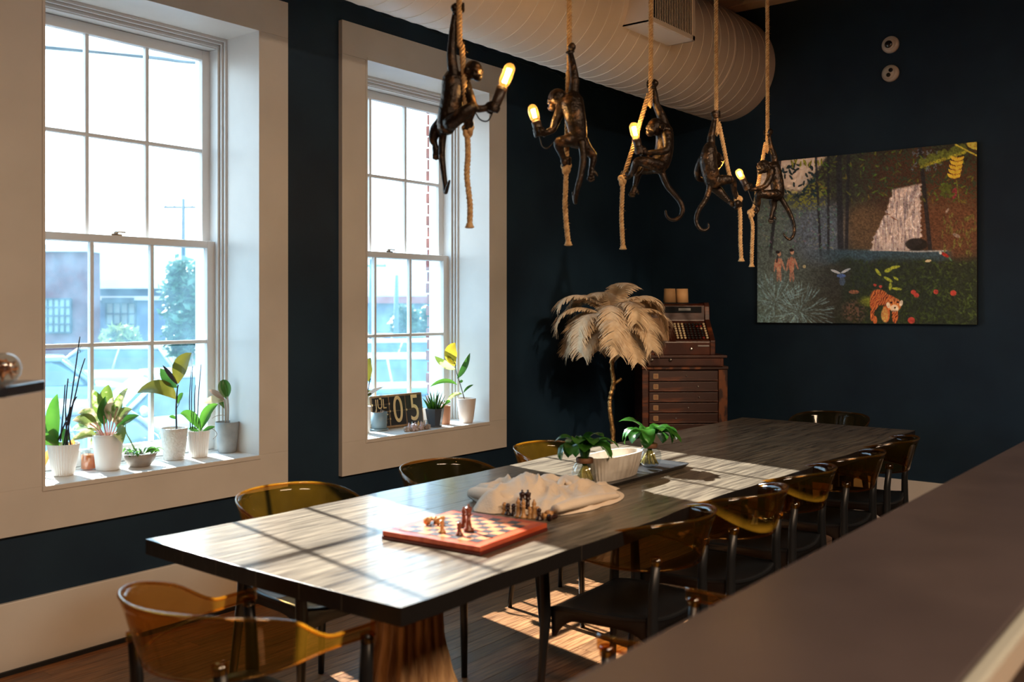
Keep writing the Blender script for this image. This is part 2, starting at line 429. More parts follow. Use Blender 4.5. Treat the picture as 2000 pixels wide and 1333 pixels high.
# register box on the room side
rb = MB(); X0, X1, Y0, Y1, Z0, Z1 = 4.92, 5.47, 2.86 - DY, 3.06 - DY, 3.165 - DZ, 3.62 - DZ
rb.box((X0, Y0 + .012, Z0), (X1, Y1 + .05, Z0 + .008)); rb.box((X0, Y0 + .012, Z1 - .008), (X1, Y1 + .05, Z1))
rb.box((X0, Y0 + .012, Z0), (X0 + .008, Y1 + .05, Z1)); rb.box((X1 - .008, Y0 + .012, Z0), (X1, Y1 + .05, Z1))
rb.build('register_box', M_vent, duct)
MB().box((X0 + .009, Y0 + .026, Z0 + .009), (X1 - .009, Y0 + .032, Z1 - .009)).build('register_shade_sheet', M_dark, duct)  # black sheet close behind the slats, standing in for shade inside the box
gf = MB(); gw = .03
gf.box((X0, Y0, Z0), (X1, Y0 + .012, Z0 + gw)).box((X0, Y0, Z1 - gw), (X1, Y0 + .012, Z1)).box((X0, Y0, Z0), (X0 + gw, Y0 + .012, Z1)).box((X1 - gw, Y0, Z0), (X1, Y0 + .012, Z1))
gf.build('register_frame', M_vent, duct, bev=.002)
nsl = 24
slat = None
for i in range(nsl):
    x = X0 + gw + (X1 - X0 - 2 * gw) * (i + .5) / nsl
    if slat is None:
        slat = MB().box((-.0020, 0, Z0 + gw), (.0020, .013, Z1 - gw)).build('slat', M_vent, duct, loc=(x - .006, Y0 + .002, 0)); slat.rotation_euler = (0, 0, R(-61))
    else:
        c = slat.copy(); C.objects.link(c); c.location.x = x
# ------------------------------------------------------------------ wall sensors on the back wall
def sensor(nm, lab, v, zc, mode):
    p = at_x(1740, v, BX)
    t = thing(nm, lab, 'wall fixture', (BX - .002, p.y, p.z))
    ax = Vector((-1, 0, 0))
    MB().lathe([(.060, 0), (.060, .012), (.056, .022), (.045, .030), (.0, .033)], 32, axis=ax).build('housing', M_potw_w, t)
    if mode == 0:
        MB().lathe([(.040, .0), (.040, .026), (.034, .034), (.0, .036)], 28, (-.006, -.0, 0), axis=ax).build('collar', M_potw_w, t)
        MB().lathe([(.031, 0), (.031, .024), (.022, .034), (.010, .038), (0, .039)], 24, (-.012, .004, -.002), axis=ax).build('lens', M_lens, t)
    else:
        MB().lathe([(.044, .0), (.044, .026), (.036, .034), (.0, .036)], 28, (-.004, .006, 0), axis=ax).build('collar', M_potw_w, t)
        for dy, dz in ((.004, -.016), (-.012, .016)):
            MB().lathe([(.014, 0), (.014, .012), (0, .014)], 18, (-.034, dy, dz), axis=ax, sx=1).build('aperture', M_dark, t)
M_potw_w = mat('warm_white_plastic', (.72, .66, .58), .4)
M_lens = mat('black_lens', (.01, .01, .012), .08, coat=1)
sensor('wall_camera', 'round white wall fixture with a glossy black lens, upper one on dark wall', 88, 3.35, 0)
sensor('motion_sensor', 'round white wall fixture with two small black holes, lower one on dark wall', 144, 3.15, 1)
# ------------------------------------------------------------------ table
TX0, TX1, TY0, TY1, TZ = 1.70, 6.06, 1.70, 2.82, .76
tb = thing('dining_table', 'long dark plank dining table on tree trunk pedestals', 'table', ((TX0 + TX1) / 2, (TY0 + TY1) / 2, 0))
ox, oy = tb.location.x, tb.location.y
r_ = random.Random(11)
ws = [.205, .175, .19, .185, .165, .20]; ssum = sum(ws); yy = TY1 - oy
def edgew(x, s):   # gentle live edge wobble
    return s * (.010 * math.sin(x * 2.1 + s) + .006 * math.sin(x * 5.3 + 1) + .003 * math.sin(x * 17 + s * 2))
for i, wd in enumerate(ws):
    wd = wd / ssum * (TY1 - TY0); y1 = yy; y0 = yy - wd; yy = y0
    cuts = [TX0 - ox] + sorted([TX0 - ox + (.35 + .5 * r_.random()) * 2.2 + k * 1.9 for k in range(2)][: (1 if i % 2 else 2)]) + [TX1 - ox]
    cuts = [TX0 - ox] + [c for c in cuts[1:-1] if c < TX1 - ox - .4] + [TX1 - ox]
    for a, b in zip(cuts[:-1], cuts[1:]):
        n = max(2, int((b - a) / .06)); vs = []; fs = []
        for k in range(n + 1):
            x = a + (b - a) * k / n; xe = x
            if k == 0: xe += .0008
            if k == n: xe -= .0008
            ya = y0 + .0006; yb = y1 - .0006
            if i == 0: yb = y1 + edgew(x, 1)
            if i == len(ws) - 1: ya = y0 + edgew(x, -1) - (.018 * math.exp(-((x + ox - 4.30) / .12) ** 2))
            dx0 = dx1 = 0
            if a == cuts[0] and k == 0: dx0 = -.012 * math.sin((ya - (TY0 - oy)) / 1.12 * PI); dx1 = -.012 * math.sin((yb - (TY0 - oy)) / 1.12 * PI)
            zt = TZ - .0006 * r_.random() * 0
            vs += [(xe + dx0, ya, TZ - .048), (xe + dx1, yb, TZ - .048), (xe + dx1, yb, TZ), (xe + dx0, ya, TZ)]
        for k in range(n):
            for q in range(4): q2 = (q + 1) % 4; fs.append((k * 4 + q, k * 4 + q2, k * 4 + 4 + q2, k * 4 + 4 + q))
        fs.append((0, 3, 2, 1)); fs.append((n * 4, n * 4 + 1, n * 4 + 2, n * 4 + 3))
        o = MB().add(vs, [f[::-1] for f in fs]).build('plank', M_table, tb, bev=.0006)
        o.data.materials.append(M_tedge)
        for pgi, p in enumerate(o.data.polygons):
            q = pgi % 4
            if pgi < n * 4:
                if q == 0 or (q == 1 and i == 0) or (q == 3 and i == len(ws) - 1): p.material_index = 1
            elif (pgi == n * 4 and a == cuts[0]) or (pgi == n * 4 + 1 and b == cuts[-1]): p.material_index = 1
def pedestal(cx, cy, name='trunk_pedestal'):
    n = 150; seedo = r_.random() * 9
    prof = [(0.0, .285), (.03, .28), (.10, .225), (.2, .175), (.3, .145), (.42, .122), (.55, .118), (.64, .128), (.70, .150), (.7115, .155)]
    def rad(z):
        for (a, ra), (b, rb_) in zip(prof[:-1], prof[1:]):
            if z <= b: t = (z - a) / (b - a); return ra + (rb_ - ra) * t
        return prof[-1][1]
    fac = 24
    def fn(u, v):
        a = 2 * PI * u; z = .7115 * v
        tw = a + .25 * math.sin(z * 5 + a * 2) * .3
        ph = tw * fac + 1.1 * math.sin(z * 7 + 3 * a + seedo) + .7 * math.sin(a * 5)
        rdg = abs(math.sin(ph / 2)) ** .6
        g2 = abs(math.sin(ph * 1.37 + 2 * math.sin(z * 9))) ** .5
        big = .08 * math.sin(3 * a + seedo) + .07 * math.sin(5 * a + z * 4)
        r = rad(z) * (1 + big * (1.2 - v)) - .016 * (1 - rdg) - .007 * (1 - g2)
        return (cx + r * math.cos(a), cy + r * math.sin(a), z)
    f = MB().grid(fn, n, 50, closeu=True); 
    f.add([fn(k / n, 1) for k in range(n)], [tuple(range(n))])
    return f.build(name, M_trunk, tb)
pedestal(2.30 - ox, 2.26 - oy); pedestal(5.35 - ox, 2.26 - oy)

# ------------------------------------------------------------------ chairs
def make_chair():
    t = thing('dining_chair', 'x', 'chair')
    def seat(u, v):
        x = (u * 2 - 1); yv = (v * 2 - 1)
        # squircle mapping
        k = .82
        X = x * math.sqrt(1 - k * yv * yv / 2 * .35); Y = yv * math.sqrt(1 - k * x * x / 2 * .55)
        hw = .205 + .035 * (Y + 1) / 2
        z = .438 + .016 * (abs(x) ** 3) + .012 * (max(0, -yv) ** 3) - .012 * (max(0, yv) ** 4) - .010 * (1 - x * x) * (1 - yv * yv)
        return (X * hw, Y * .215 + .0, z)
    MB().grid(seat, 18, 18).build('seat', M_seat, t, solid=.014)
    # apron: ring skirt, deeper near the four legs
    ring = []
    N = 18
    for i in range(N): ring.append((i / N, 0.0))
    for i in range(N): ring.append((1.0, i / N))
    for i in range(N): ring.append((1 - i / N, 1.0))
    for i in range(N): ring.append((0.0, 1 - i / N))
    vs = []; fs = []; n = len(ring)
    for (u, v) in ring:
        p = Vector(seat(u, v)); e = max(abs(u * 2 - 1) if v in (0.0, 1.0) else abs(v * 2 - 1), 0)
        dpt = .036 + .062 * e ** 4
        s = .985
        vs += [p + Vector((0, 0, .004)), Vector((p.x * s, p.y * s, p.z - dpt)), Vector((p.x * (s - .05), p.y * (s - .05), p.z - dpt)), Vector((p.x * .95, p.y * .95, p.z - .004))]
    for i in range(n):
        j = (i + 1) % n
        for q in range(3): fs.append((i * 4 + q, j * 4 + q, j * 4 + q + 1, i * 4 + q + 1))
    MB().add(vs, fs, True).build('apron', M_black, t)
    for sx_ in (-1, 1):
        for back in (0, 1):
            if back: pts = [(.222 * sx_, -.235, 0), (.203 * sx_, -.205, .30), (.190 * sx_, -.195, .43), (.186 * sx_, -.195, .55), (.183 * sx_, -.205, .660)]
            else: pts = [(.258 * sx_, .222, 0), (.243 * sx_, .205, .30), (.236 * sx_, .200, .42), (.243 * sx_, .200, .55), (.250 * sx_, .198, .640)]
            MB().tube(pts, [.0135, .0185, .0235, .0205, .0185], 10, flat=.8).build('leg', M_black, t)
            p = pts[-1]
            MB().tube([(p[0], p[1], p[2] - .012), (p[0], p[1], p[2] + .012)], .0195, 10).build('clip', M_amber2, t)
    # amber band: U plan, high at the back, thin at the arms
    def plan(s):   # s 0..1 , returns x,y, backness
        a = PI * s
        X = .252 * math.copysign(abs(math.cos(a)) ** .75, math.cos(a)); Y = -.235 * math.sin(a) ** .8
        if s < .25 or s > .75: pass
        return X, Y
    def path(s):
        # arms: first/last 26% straight-ish
        if s < .26: t_ = s / .26; return (.252 - .012 * t_, .225 - .255 * t_)
        if s > .74: t_ = (1 - s) / .26; return (-(.252 - .012 * t_), .225 - .255 * t_)
        a = PI * (s - .26) / .48
        return (.240 * math.cos(a) if True else 0, -.030 - .235 * math.sin(a))
    def hts(s):
        b = max(0, min(1, (s - .13) / .74)); g = math.sin(PI * b) if 0 < b < 1 else 0
        g = g * g * (3 - 2 * g) if g > 0 else 0; top = .672 + .118 * g; bot = .642 - .022 * g ** 1.2
        return bot, top, g
    def band(off):
        def fn(u, v):
            x, y_ = path(u); b, tp, g = hts(u)
            z = b + (tp - b) * v
            d = Vector((x, y_ + .02, 0)).normalized()
            lean = (z - .65) * .30 * g
            k = off + lean
            return (x + d.x * k, y_ + d.y * k, z)
        return fn
    MB().grid(band(0), 56, 6).build('backrest', M_amber, t, solid=.006)
    rim = [band(0)(i / 56, 1) for i in range(57)]; rim2 = [band(0)(i / 56, 0) for i in range(57)]
    MB().tube(rim, .0052, 6).build('top_rim', M_amber2, t)
    MB().tube(rim2, .0038, 6).build('bottom_rim', M_amber2, t)
    return t
ch0 = make_chair(); used = False
def chair(x, y, rz, label, group=None):
    global used
    c = ch0 if not used else link_copy(ch0); used = True
    c.location = (x, y, 0); c.rotation_euler = (0, 0, rz); c['label'] = label; c['group'] = 'black chairs with amber backs around the table'
    return c
A = 'black chair, amber back, '
chair(1.55, 2.11, R(-90), A + 'at the near end of the table, seen from behind')
chair(2.31, 1.13, R(0) + .04, A + 'pulled out beside the bar counter, only arm ends showing')
chair(2.98, 1.82, R(2), A + 'nearest one tucked under the table side facing the counter')
chair(3.57, 1.80, R(-3), A + 'sunlit yellow band, second along counter side of table')
chair(4.15, 1.82, R(2), A + 'smaller sunlit patch, third along counter side of table')
chair(4.77, 1.80, R(-2), A + 'in shadow, fourth tucked on counter side of table')
chair(5.41, 1.82, R(3), A + 'in shadow, farthest tucked on counter side of table')
chair(2.41, 2.84, R(180), A + 'below the first window, nearest on the window side')
chair(3.23, 2.80, R(178), A + 'below the second window, in the middle of window side')
chair(4.02, 2.78, R(181), A + 'farthest on the window side, behind the leafy glass vase')
chair(6.22, 2.32, R(90), A + 'at the far end of the table by the back wall')

# ------------------------------------------------------------------ bar counter
bc = thing('bar_counter', 'dark brown bar counter with pale front strip in the near right foreground', 'counter', (2.5, .54, 0))
CZt = 1.0
M_bar = mat('brown_bar_top', srgb(58, 51, 53), .36, col2=srgb(68, 60, 61), nscale=3, bump=.05, bscale=14)
MB().box((-3.2, -.205, CZt - .05), (4.0, .205, CZt)).build('counter_top', M_bar, bc, bev=.004)
MB().box((-3.2, -.232, CZt - .055), (4.0, -.206, CZt - .002)).build('edge_strip', mat('pale_metal_strip', (.42, .44, .40), .35, metal=.3), bc, bev=.006)
MB().box((-3.2, -.10, .03), (3.9, .13, CZt - .051)).build('panel', M_dark, bc)
for i in range(3):
    x = -1.2 + i * .35
    f = MB(); f.tube([(x, -.10, CZt - .08), (x, -.20, CZt - .10), (x + .0, -.215, CZt - .19), (x, -.19, CZt - .21)], .006, 6); f.build('hook', M_steel, bc)
MB().box((-3.2, -.08, 0), (3.9, .11, .03)).build('plinth', M_black, bc)
# ------------------------------------------------------------------ monkey pendant lamps
def spline(pts, rs, k=4):
    P_ = [Vector(p) for p in pts]; out = []; ro = []
    n = len(P_)
    for i in range(n - 1):
        p0 = P_[max(i - 1, 0)]; p1 = P_[i]; p2 = P_[i + 1]; p3 = P_[min(i + 2, n - 1)]
        for j in range(k):
            t = j / k
            out.append(.5 * ((2 * p1) + (p2 - p0) * t + (2 * p0 - 5 * p1 + 4 * p2 - p3) * t * t + (3 * p1 - p0 - 3 * p2 + p3) * t ** 3))
            ro.append(rs[i] + (rs[i + 1] - rs[i]) * t)
    out.append(P_[-1]); ro.append(rs[-1]); return out, ro
def limb(f, pts, rs, k=5, n=12):
    p, r = spline(pts, rs, k); f.tube(p, r, n)
    f.ell(p[0], r[0], 10); f.ell(p[-1], r[-1], 10)
def rope_mesh(pts, rad, name, parent, twist=.05):
    # three strand twisted rope along a polyline
    p, _ = spline(pts, [rad] * len(pts), 6); dense = [p[0]]
    for a, b in zip(p[:-1], p[1:]):
        L = (b - a).length; m = max(1, int(L / .006))
        for i in range(1, m + 1): dense.append(a + (b - a) * i / m)
    f = MB(); s = 0; up = Vector((1, 0, 0)); st = [[], [], []]
    for i, q in enumerate(dense):
        d = (dense[min(i + 1, len(dense) - 1)] - dense[max(i - 1, 0)]).normalized()
        up = (up - d * up.dot(d)).normalized(); sd = d.cross(up)
        if i: s += (q - dense[i - 1]).length
        for k in range(3):
            a = 2 * PI * (s / twist + k / 3)
            st[k].append(q + (up * math.cos(a) + sd * math.sin(a)) * rad * .60)
    for k in range(3): f.tube(st[k], rad * .46, 7)
    # loose fibres
    rr = random.Random(len(dense))
    for i in range(0, len(dense), 3):
        q = dense[i]; a = rr.random() * 2 * PI; e = Vector((math.cos(a), math.sin(a), rr.uniform(-.6, .6))) * rad
        f.tube([q + e * .9, q + e * (1.35 + rr.random() * .5)], .0005, 3)
    return f.build(name, M_rope, parent)
def grip(f, c, axis, out, s=1.0, side=1, rr=.012):
    """hand closed round a rod at c; out = direction palm -> forearm"""
    axis = Vector(axis).normalized(); out = Vector(out); out = (out - axis * out.dot(axis)).normalized(); tn = axis.cross(out) * side
    palm = c + out * (rr + .006 * s)
    f.ell(palm, (.016 * s,) * 3, 10)
    for k in range(4):
        off = axis * ((k - 1.5) * .0088 * s); r0 = rr + .0045
        ln = (2.9, 3.25, 3.1, 2.6)[k]
        pts = [c + off + (out * math.cos(a) + tn * math.sin(a)) * r0 for a in [ln * j / 6 for j in range(7)]]
        f.tube([palm + off * .8] + pts, [.0062 * s] * 4 + [.0054 * s] * 3 + [.0046 * s], 8)
    pts = [c + axis * (-.020 * s) + (out * math.cos(a) - tn * math.sin(a)) * (rr + .005) for a in (0, .5, 1.1, 1.6)]
    f.tube([palm] + pts, [.0066 * s, .0062 * s, .006 * s, .0055 * s, .0045 * s], 8)
def openhand(f, c, d, s=1.0, side=Vector((1, 0, 0)), foot=False):
    d = Vector(d).normalized(); side = (side - d * side.dot(d)).normalized(); nr = d.cross(side)
    f.tube([c - d * .004, c + d * .016 * s, c + d * (.032 if foot else .024) * s], [.011 * s, .014 * s, .012 * s], 10, flat=1)
    b = c + d * (.030 if foot else .022) * s
    for k in range(4):
        L = (.022, .027, .026, .021)[k] * s; o = side * (k - 1.5) * .0075 * s
        f.tube([b + o * .8, b + o + d * L * .5 + nr * .002, b + o * 1.1 + d * L + nr * .008], [.0054 * s, .005 * s, .004 * s], 8)
    f.tube([c + d * .008 * s + side * .008 * s, c + d * .02 * s + side * .022 * s, c + d * .032 * s + side * .026 * s + nr * .006], [.0062 * s, .0056 * s, .0045 * s], 8)
def head(f, c, face, up, s):
    face = Vector(face).normalized(); up = Vector(up); up = (up - face * up.dot(face)).normalized(); sd = face.cross(up)
    M3 = Matrix((sd, face, up)).transposed()
    E = lambda p, r: f.ell(c + M3 @ (Vector(p) * s), tuple(x * s for x in r), 14, M3)
    E((0, -.004, .004), (.0345, .040, .0385))        # cranium
    E((0, .022, -.006), (.027, .019, .024))          # face
    E((0, .036, -.0175), (.0165, .0165, .0125))      # upper muzzle
    E((0, .032, -.0265), (.0150, .0145, .0080))      # jaw
    E((0, .0485, -.0095), (.0055, .0050, .0045))     # nose
    for k in (-1, 1):
        E((k * .012, .0385, .0035), (.0062, .0040, .0055)) # eye
        E((k * .0385, -.002, -.002), (.0050, .0120, .0150)) # ear
        E((k * .0405, .004, -.002), (.0040, .0050, .0080))
    br = [c + M3 @ (Vector((x, .034 - abs(x) * .35, .0130 - abs(x) * .12)) * s) for x in (-.026, -.014, 0, .014, .026)]
    f.tube(br, [.0045 * s, .006 * s, .005 * s, .006 * s, .0045 * s], 8)
    ck = [c + M3 @ (Vector((x, .026, -.012)) * s) for x in (-.019, .019)]
    for q in ck: f.ell(q, .0095 * s, 8)
def monkey_lamp(D, spec, label):
    P_ = lambda q: at_d(q[0], q[1], D + (q[2] if len(q) > 2 else 0))
    base = P_(spec['rope'][0])
    L = (Vector((base.x, base.y, CZ)))
    t = thing('monkey_pendant_lamp', label, 'lamp', L, 0, 'monkey rope lamps over the table')
    loc = lambda p: p - L
    Q = lambda q: loc(P_(q))
    s = spec.get('s', 1.0)
    f = MB()
    # torso
    tp = [Q(q) for q in spec['torso']]; limb(f, tp, [r * s for r in spec['tr']], 6, 18)
    for a in spec['arms']:
        pts = [Q(q) for q in a]; n = len(pts)
        rs = {3: [.021, .0150, .0105], 4: [.023, .019, .0150, .0110], 5: [.023, .020, .016, .0135, .0105]}[n]
        limb(f, pts, [r * s for r in rs])
    for a in spec['legs']:
        pts = [Q(q) for q in a]; n = len(pts)
        rs = {3: [.027, .0185, .0115], 4: [.029, .024, .0175, .0110], 5: [.029, .026, .019, .0145, .0105]}[n]
        limb(f, pts, [r * s for r in rs])
    tl = [Q(q) for q in spec['tail']]; n = len(tl)
    limb(f, tl, [(.0105 * (1 - i / (n - 1)) ** .8 + .0048) * s for i in range(n)])
    # neck + head
    hc = Q(spec['head']); fd = spec['face']; fv = RT * fd[0] + Vector((0, 0, 1)) * fd[1] - FW * fd[2]
    up = spec.get('hup', (0, 1, 0)); uv = RT * up[0] + Vector((0, 0, 1)) * up[1] - FW * up[2]
    f.tube([Q(spec['neck']), hc - fv.normalized() * .008], [.024 * s, .021 * s], 12)
    head(f, hc, fv, uv, spec.get('hs', 1.0) * s)
    # gripping hands / hanging ones
    h0 = Q(spec['hand']); fo = spec.get('hout', (.3, -1, 0)); grip(f, h0, Vector((0, 0, 1)), RT * fo[0] - FW * fo[2] + Vector((0, 0, 1)) * .0, s * 1.05, spec.get('hside', 1), .012)
    sk0 = Q(spec['socket'][0]); sk1 = Q(spec['socket'][1]); ax = (sk1 - sk0).normalized()
    wr = Q(spec['arms'][1][-1]); grip(f, sk0 + ax * .012, ax, wr - sk0 + Vector((0, 0, .0001)), s, spec.get('gside', 1), .0135)
    for q, d in spec.get('feet', []):
        openhand(f, Q(q), RT * d[0] + Vector((0, 0, 1)) * d[1] - FW * d[2], s, RT, True)
    for q, d in spec.get('gripfeet', []):
        grip(f, Q(q), Vector((0, 0, 1)), RT * d[0] - FW * d[2], s * 1.0, 1, .012)
    o = f.build('monkey_figure', M_bronze, t)
    m = o.modifiers.new('r', 'REMESH'); m.mode = 'VOXEL'; m.voxel_size = .0031; m.use_smooth_shade = True
    m = o.modifiers.new('s', 'SMOOTH'); m.factor = .5; m.iterations = 3
    bpy.context.view_layer.update()
    me = bpy.data.meshes.new_from_object(o.evaluated_get(bpy.context.evaluated_depsgraph_get()))
    o.modifiers.clear(); o.data = me; me.name = 'monkey_figure'
    me.polygons.foreach_set('use_smooth', [True] * len(me.polygons))
    # rope
    rp = [Q(q) for q in spec['rope']]; rp[0] = Vector((0, 0, -.03))
    rope_mesh(rp, .0112, 'rope', t, .042)
    k = Q(spec['knot']); kf = MB()
    for i in range(3):
        ax_ = Vector((math.sin(i * 2.1), math.cos(i * 2.1), .25 + .3 * i)).normalized(); u_ = ax_.orthogonal().normalized(); w_ = ax_.cross(u_)
        kf.tube([k + Vector((0, 0, (i - 1) * .008)) + (u_ * math.cos(a) + w_ * math.sin(a)) * .014 for a in [2 * PI * j / 14 for j in range(15)]], .0095, 8)
    kf.build('rope_knot', M_rope, t)
    e = rp[-1]; ef = MB(); ef.lathe([(.0, .006), (.012, .008), (.0135, .0), (.018, -.006), (.012, -.009), (0, -.007)], 12, e); ef.build('rope_end', M_rope, t)
    # ceiling rose
    MB().lathe([(.0, 0), (.045, 0), (.045, -.02), (.014, -.035), (0, -.035)], 20).build('ceiling_rose', M_cord, t)
    # socket, bulb, filament, cord
    MB().lathe([(.0, -.004), (.008, -.004), (.0105, .004), (.0125, .012), (.0165, .020), (.0180, .030), (.0195, (sk1 - sk0).length), (.017, (sk1 - sk0).length + .001), (0, (sk1 - sk0).length + .001)], 20, sk0, axis=ax).build('socket', M_socket, t)
    bl = spec.get('bl', .085); b = MB()
    prof = [(.0, 0), (.013, 0), (.015, .004), (.0195, .018), (.021, .030)] + [(.021, bl - .024)] + [(.021 * math.cos(a), bl - .024 + .024 * math.sin(a)) for a in (.35, .7, 1.0, 1.25)] + [(0, bl)]
    bo = b.lathe(prof, 20, sk1, axis=ax).build('bulb', M_bulbglass, t)
    u_ = ax.orthogonal().normalized(); w_ = ax.cross(u_); fm = MB()
    for j in range(4):
        a = PI / 2 * j; fm.tube([sk1 + ax * z + (u_ * math.cos(a + z * 20) + w_ * math.sin(a + z * 20)) * .0065 for z in (.018, .032, .046, bl - .020)],   .0030, 6)
    fm.build('filament', M_fil, bo)
    l = light('bulb_light', 'POINT', (0, 0, 0), spec.get('pw', 5.5), (1.0, .62, .28), .010); l.parent = t; l.location = sk1 + ax * bl * .5
    cd = [sk0 - ax * .002] + [Q(q) for q in spec['cord']]; p, r = spline(cd, [.0026] * len(cd), 6)
    MB().tube(p, r, 6).build('cord', M_cord, t)
    return t
ML = 'monkey lamp on rope, '
monkey_lamp(3.41, dict(
    rope=[(897, 0), (897, 16), (902, 90), (908, 180), (912, 250), (914, 300), (912, 345), (918, 400), (917, 441)], knot=(914, 254, 0), s=.96,
    hand=(896, 14), hout=(-.8, 0, -.6), hside=-1,
    torso=[(884, 158, .02), (884, 190, .02), (876, 225, .02), (872, 246, .02)], tr=[.040, .044, .040, .036],
    arms=[[(887, 150, .01), (882, 112, .01), (885, 60, .01), (890, 22, .01)], [(908, 164, .02), (918, 190, 0), (930, 212, -.02), (960, 209, -.02)]],
    legs=[[(880, 240, -.01), (905, 222, -.04), (923, 210, -.04), (918, 228, -.03), (914, 246, -.02)], [(866, 240, .05), (852, 254, .06), (846, 272, .06), (850, 282, .06)]],
    feet=[((850, 284, .06), (.12, -1, 0))], gripfeet=[((912, 243, 0), (.6, 0, .8))],
    neck=(900, 155, .02), head=(925, 139, .0), face=(.62, -.34, .62), hs=.92,
    tail=[(868, 248, .03), (864, 275, .04), (863, 305, .04), (866, 335, .04), (869, 358, .04), (870, 376, .02), (874, 366, .0), (878, 353, -.02)],
    socket=[(963, 217, -.02), (981, 171, -.02)], cord=[(955, 234, -.02), (946, 237, -.02), (936, 232, -.01), (930, 222, .0)], bl=.090, gside=1),
    ML + 'nearest of five, bulb held high before the second window')
monkey_lamp(3.94, dict(
    rope=[(1111, 0), (1112, 92), (1110, 144), (1108, 245), (1106, 322), (1105, 360), (1104, 410), (1110, 476)], knot=(1106, 328, 0),
    hand=(1112, 94), hout=(.5, 0, .8), hside=1, s=1.0,
    torso=[(1118, 200, -.03), (1123, 228, -.045), (1128, 255, -.04), (1126, 272, -.03)], tr=[.046, .043, .038, .040],
    arms=[[(1119, 190, -.03), (1122, 155, -.03), (1118, 125, -.02), (1114, 104, -.01)], [(1098, 208, -.02), (1086, 236, -.02), (1078, 254, -.03), (1057, 262, -.04)]],
    legs=[[(1118, 272, -.04), (1104, 276, -.05), (1090, 280, -.05), (1097, 300, -.03), (1104, 318, -.01)], [(1136, 276, -.03), (1146, 292, -.02), (1158, 305, -.01), (1156, 326, -.01)]],
    feet=[((1155, 330, -.01), (-.05, -1, .1))], gripfeet=[((1106, 316, 0), (-.5, 0, .8))],
    neck=(1106, 200, -.02), head=(1088, 194, .0), face=(-.75, -.45, -.30), hs=1.0,
    tail=[(1136, 278, -.06), (1139, 310, -.06), (1134, 345, -.06), (1127, 370, -.06), (1124, 386, -.05), (1124, 396, -.04), (1121, 386, -.02), (1119, 376, 0)],
    socket=[(1054, 264, -.03), (1047, 238, -.03)], cord=[(1058, 284, -.03), (1068, 290, -.03), (1080, 280, -.03), (1089, 268, -.03)], bl=.072, gside=-1),
    ML + 'second of the five, back turned, bulb at its left side')
monkey_lamp(4.45, dict(
    rope=[(1271, 0), (1271, 158), (1266, 185), (1251, 237), (1237, 286), (1221, 336), (1217, 352), (1215, 390), (1214, 430), (1217, 484)], knot=(1216, 352, 0),
    hand=(1271, 163), hout=(.9, 0, .1), hside=1, s=1.05,
    torso=[(1298, 258, .02), (1298, 285, .02), (1293, 310, .02), (1287, 322, .02)], tr=[.038, .040, .042, .042],
    arms=[[(1300, 250, .05), (1291, 225, .04), (1282, 205, .02), (1279, 185, .01), (1276, 168, 0)], [(1302, 262, -.03), (1304, 286, -.05), (1296, 296, -.06), (1262, 299, -.05)]],
    legs=[[(1288, 324, -.02), (1265, 318, -.05), (1245, 316, -.06), (1237, 334, -.04), (1228, 346, -.01)], [(1285, 326, .04), (1262, 330, .05), (1248, 336, .05), (1243, 352, .05), (1240, 364, .05)]],
    feet=[((1240, 366, .04), (-.4, -1, .4))], gripfeet=[((1219, 341, 0), (.9, 0, .3))],
    neck=(1296, 250, .01), head=(1280, 250, -.01), face=(-.86, -.18, .55), hs=1.02,
    tail=[(1292, 336, .02), (1298, 352, .02), (1305, 366, .02), (1318, 381, .01), (1328, 394, 0), (1333, 408, 0), (1330, 421, 0), (1321, 429, 0), (1310, 429, 0), (1302, 422, 0), (1300, 412, 0)],
    socket=[(1249, 299, -.05), (1243, 272, -.05)], cord=[(1258, 318, -.05), (1255, 332, -.05), (1243, 344, -.05), (1233, 338, -.03), (1232, 326, 0)], bl=.078, gside=-1),
    ML + 'middle of the five, face in profile and tail curled below')
monkey_lamp(4.97, dict(
    rope=[(1399, 0), (1399, 218), (1404, 240), (1414, 290), (1424, 340), (1436, 375), (1444, 402), (1446, 431), (1446, 470), (1448, 508)], knot=(1442, 392, 0),
    hand=(1399, 224), hout=(-.8, 0, .5), hside=1, s=1.02,
    torso=[(1386, 292, -.03), (1383, 315, -.04), (1388, 340, -.03), (1392, 355, -.02)], tr=[.036, .043, .042, .040],
    arms=[[(1388, 288, -.03), (1389, 268, -.02), (1393, 248, -.01), (1396, 230, 0)], [(1372, 312, .02), (1363, 332, .04), (1364, 348, .07), (1380, 353, .12)]],
    legs=[[(1392, 358, -.02), (1412, 352, -.04), (1430, 353, -.03), (1434, 374, -.01), (1440, 392, 0)], [(1392, 362, .03), (1404, 374, .03), (1416, 386, .03), (1426, 396, .03)]],
    feet=[((1426, 396, .02), (.8, -.6, .2))], gripfeet=[((1442, 398, 0), (-.5, 0, .8))],
    neck=(1392, 298, .03), head=(1399, 312, .085), face=(.5, -.3, -.8), hs=.92,
    tail=[(1386, 362, -.03), (1383, 378, -.03), (1377, 392, -.03), (1366, 408, -.03), (1360, 424, -.03), (1361, 438, -.03), (1368, 448, -.03), (1377, 450, -.03), (1384, 445, -.03), (1383, 437, -.03)],
    socket=[(1386, 352, .14), (1398, 330, .14)], cord=[(1386, 372, .12), (1394, 376, .10), (1402, 372, .05)], bl=.072, gside=1),
    ML + 'fourth of the five, back turned and hiding its bulb')
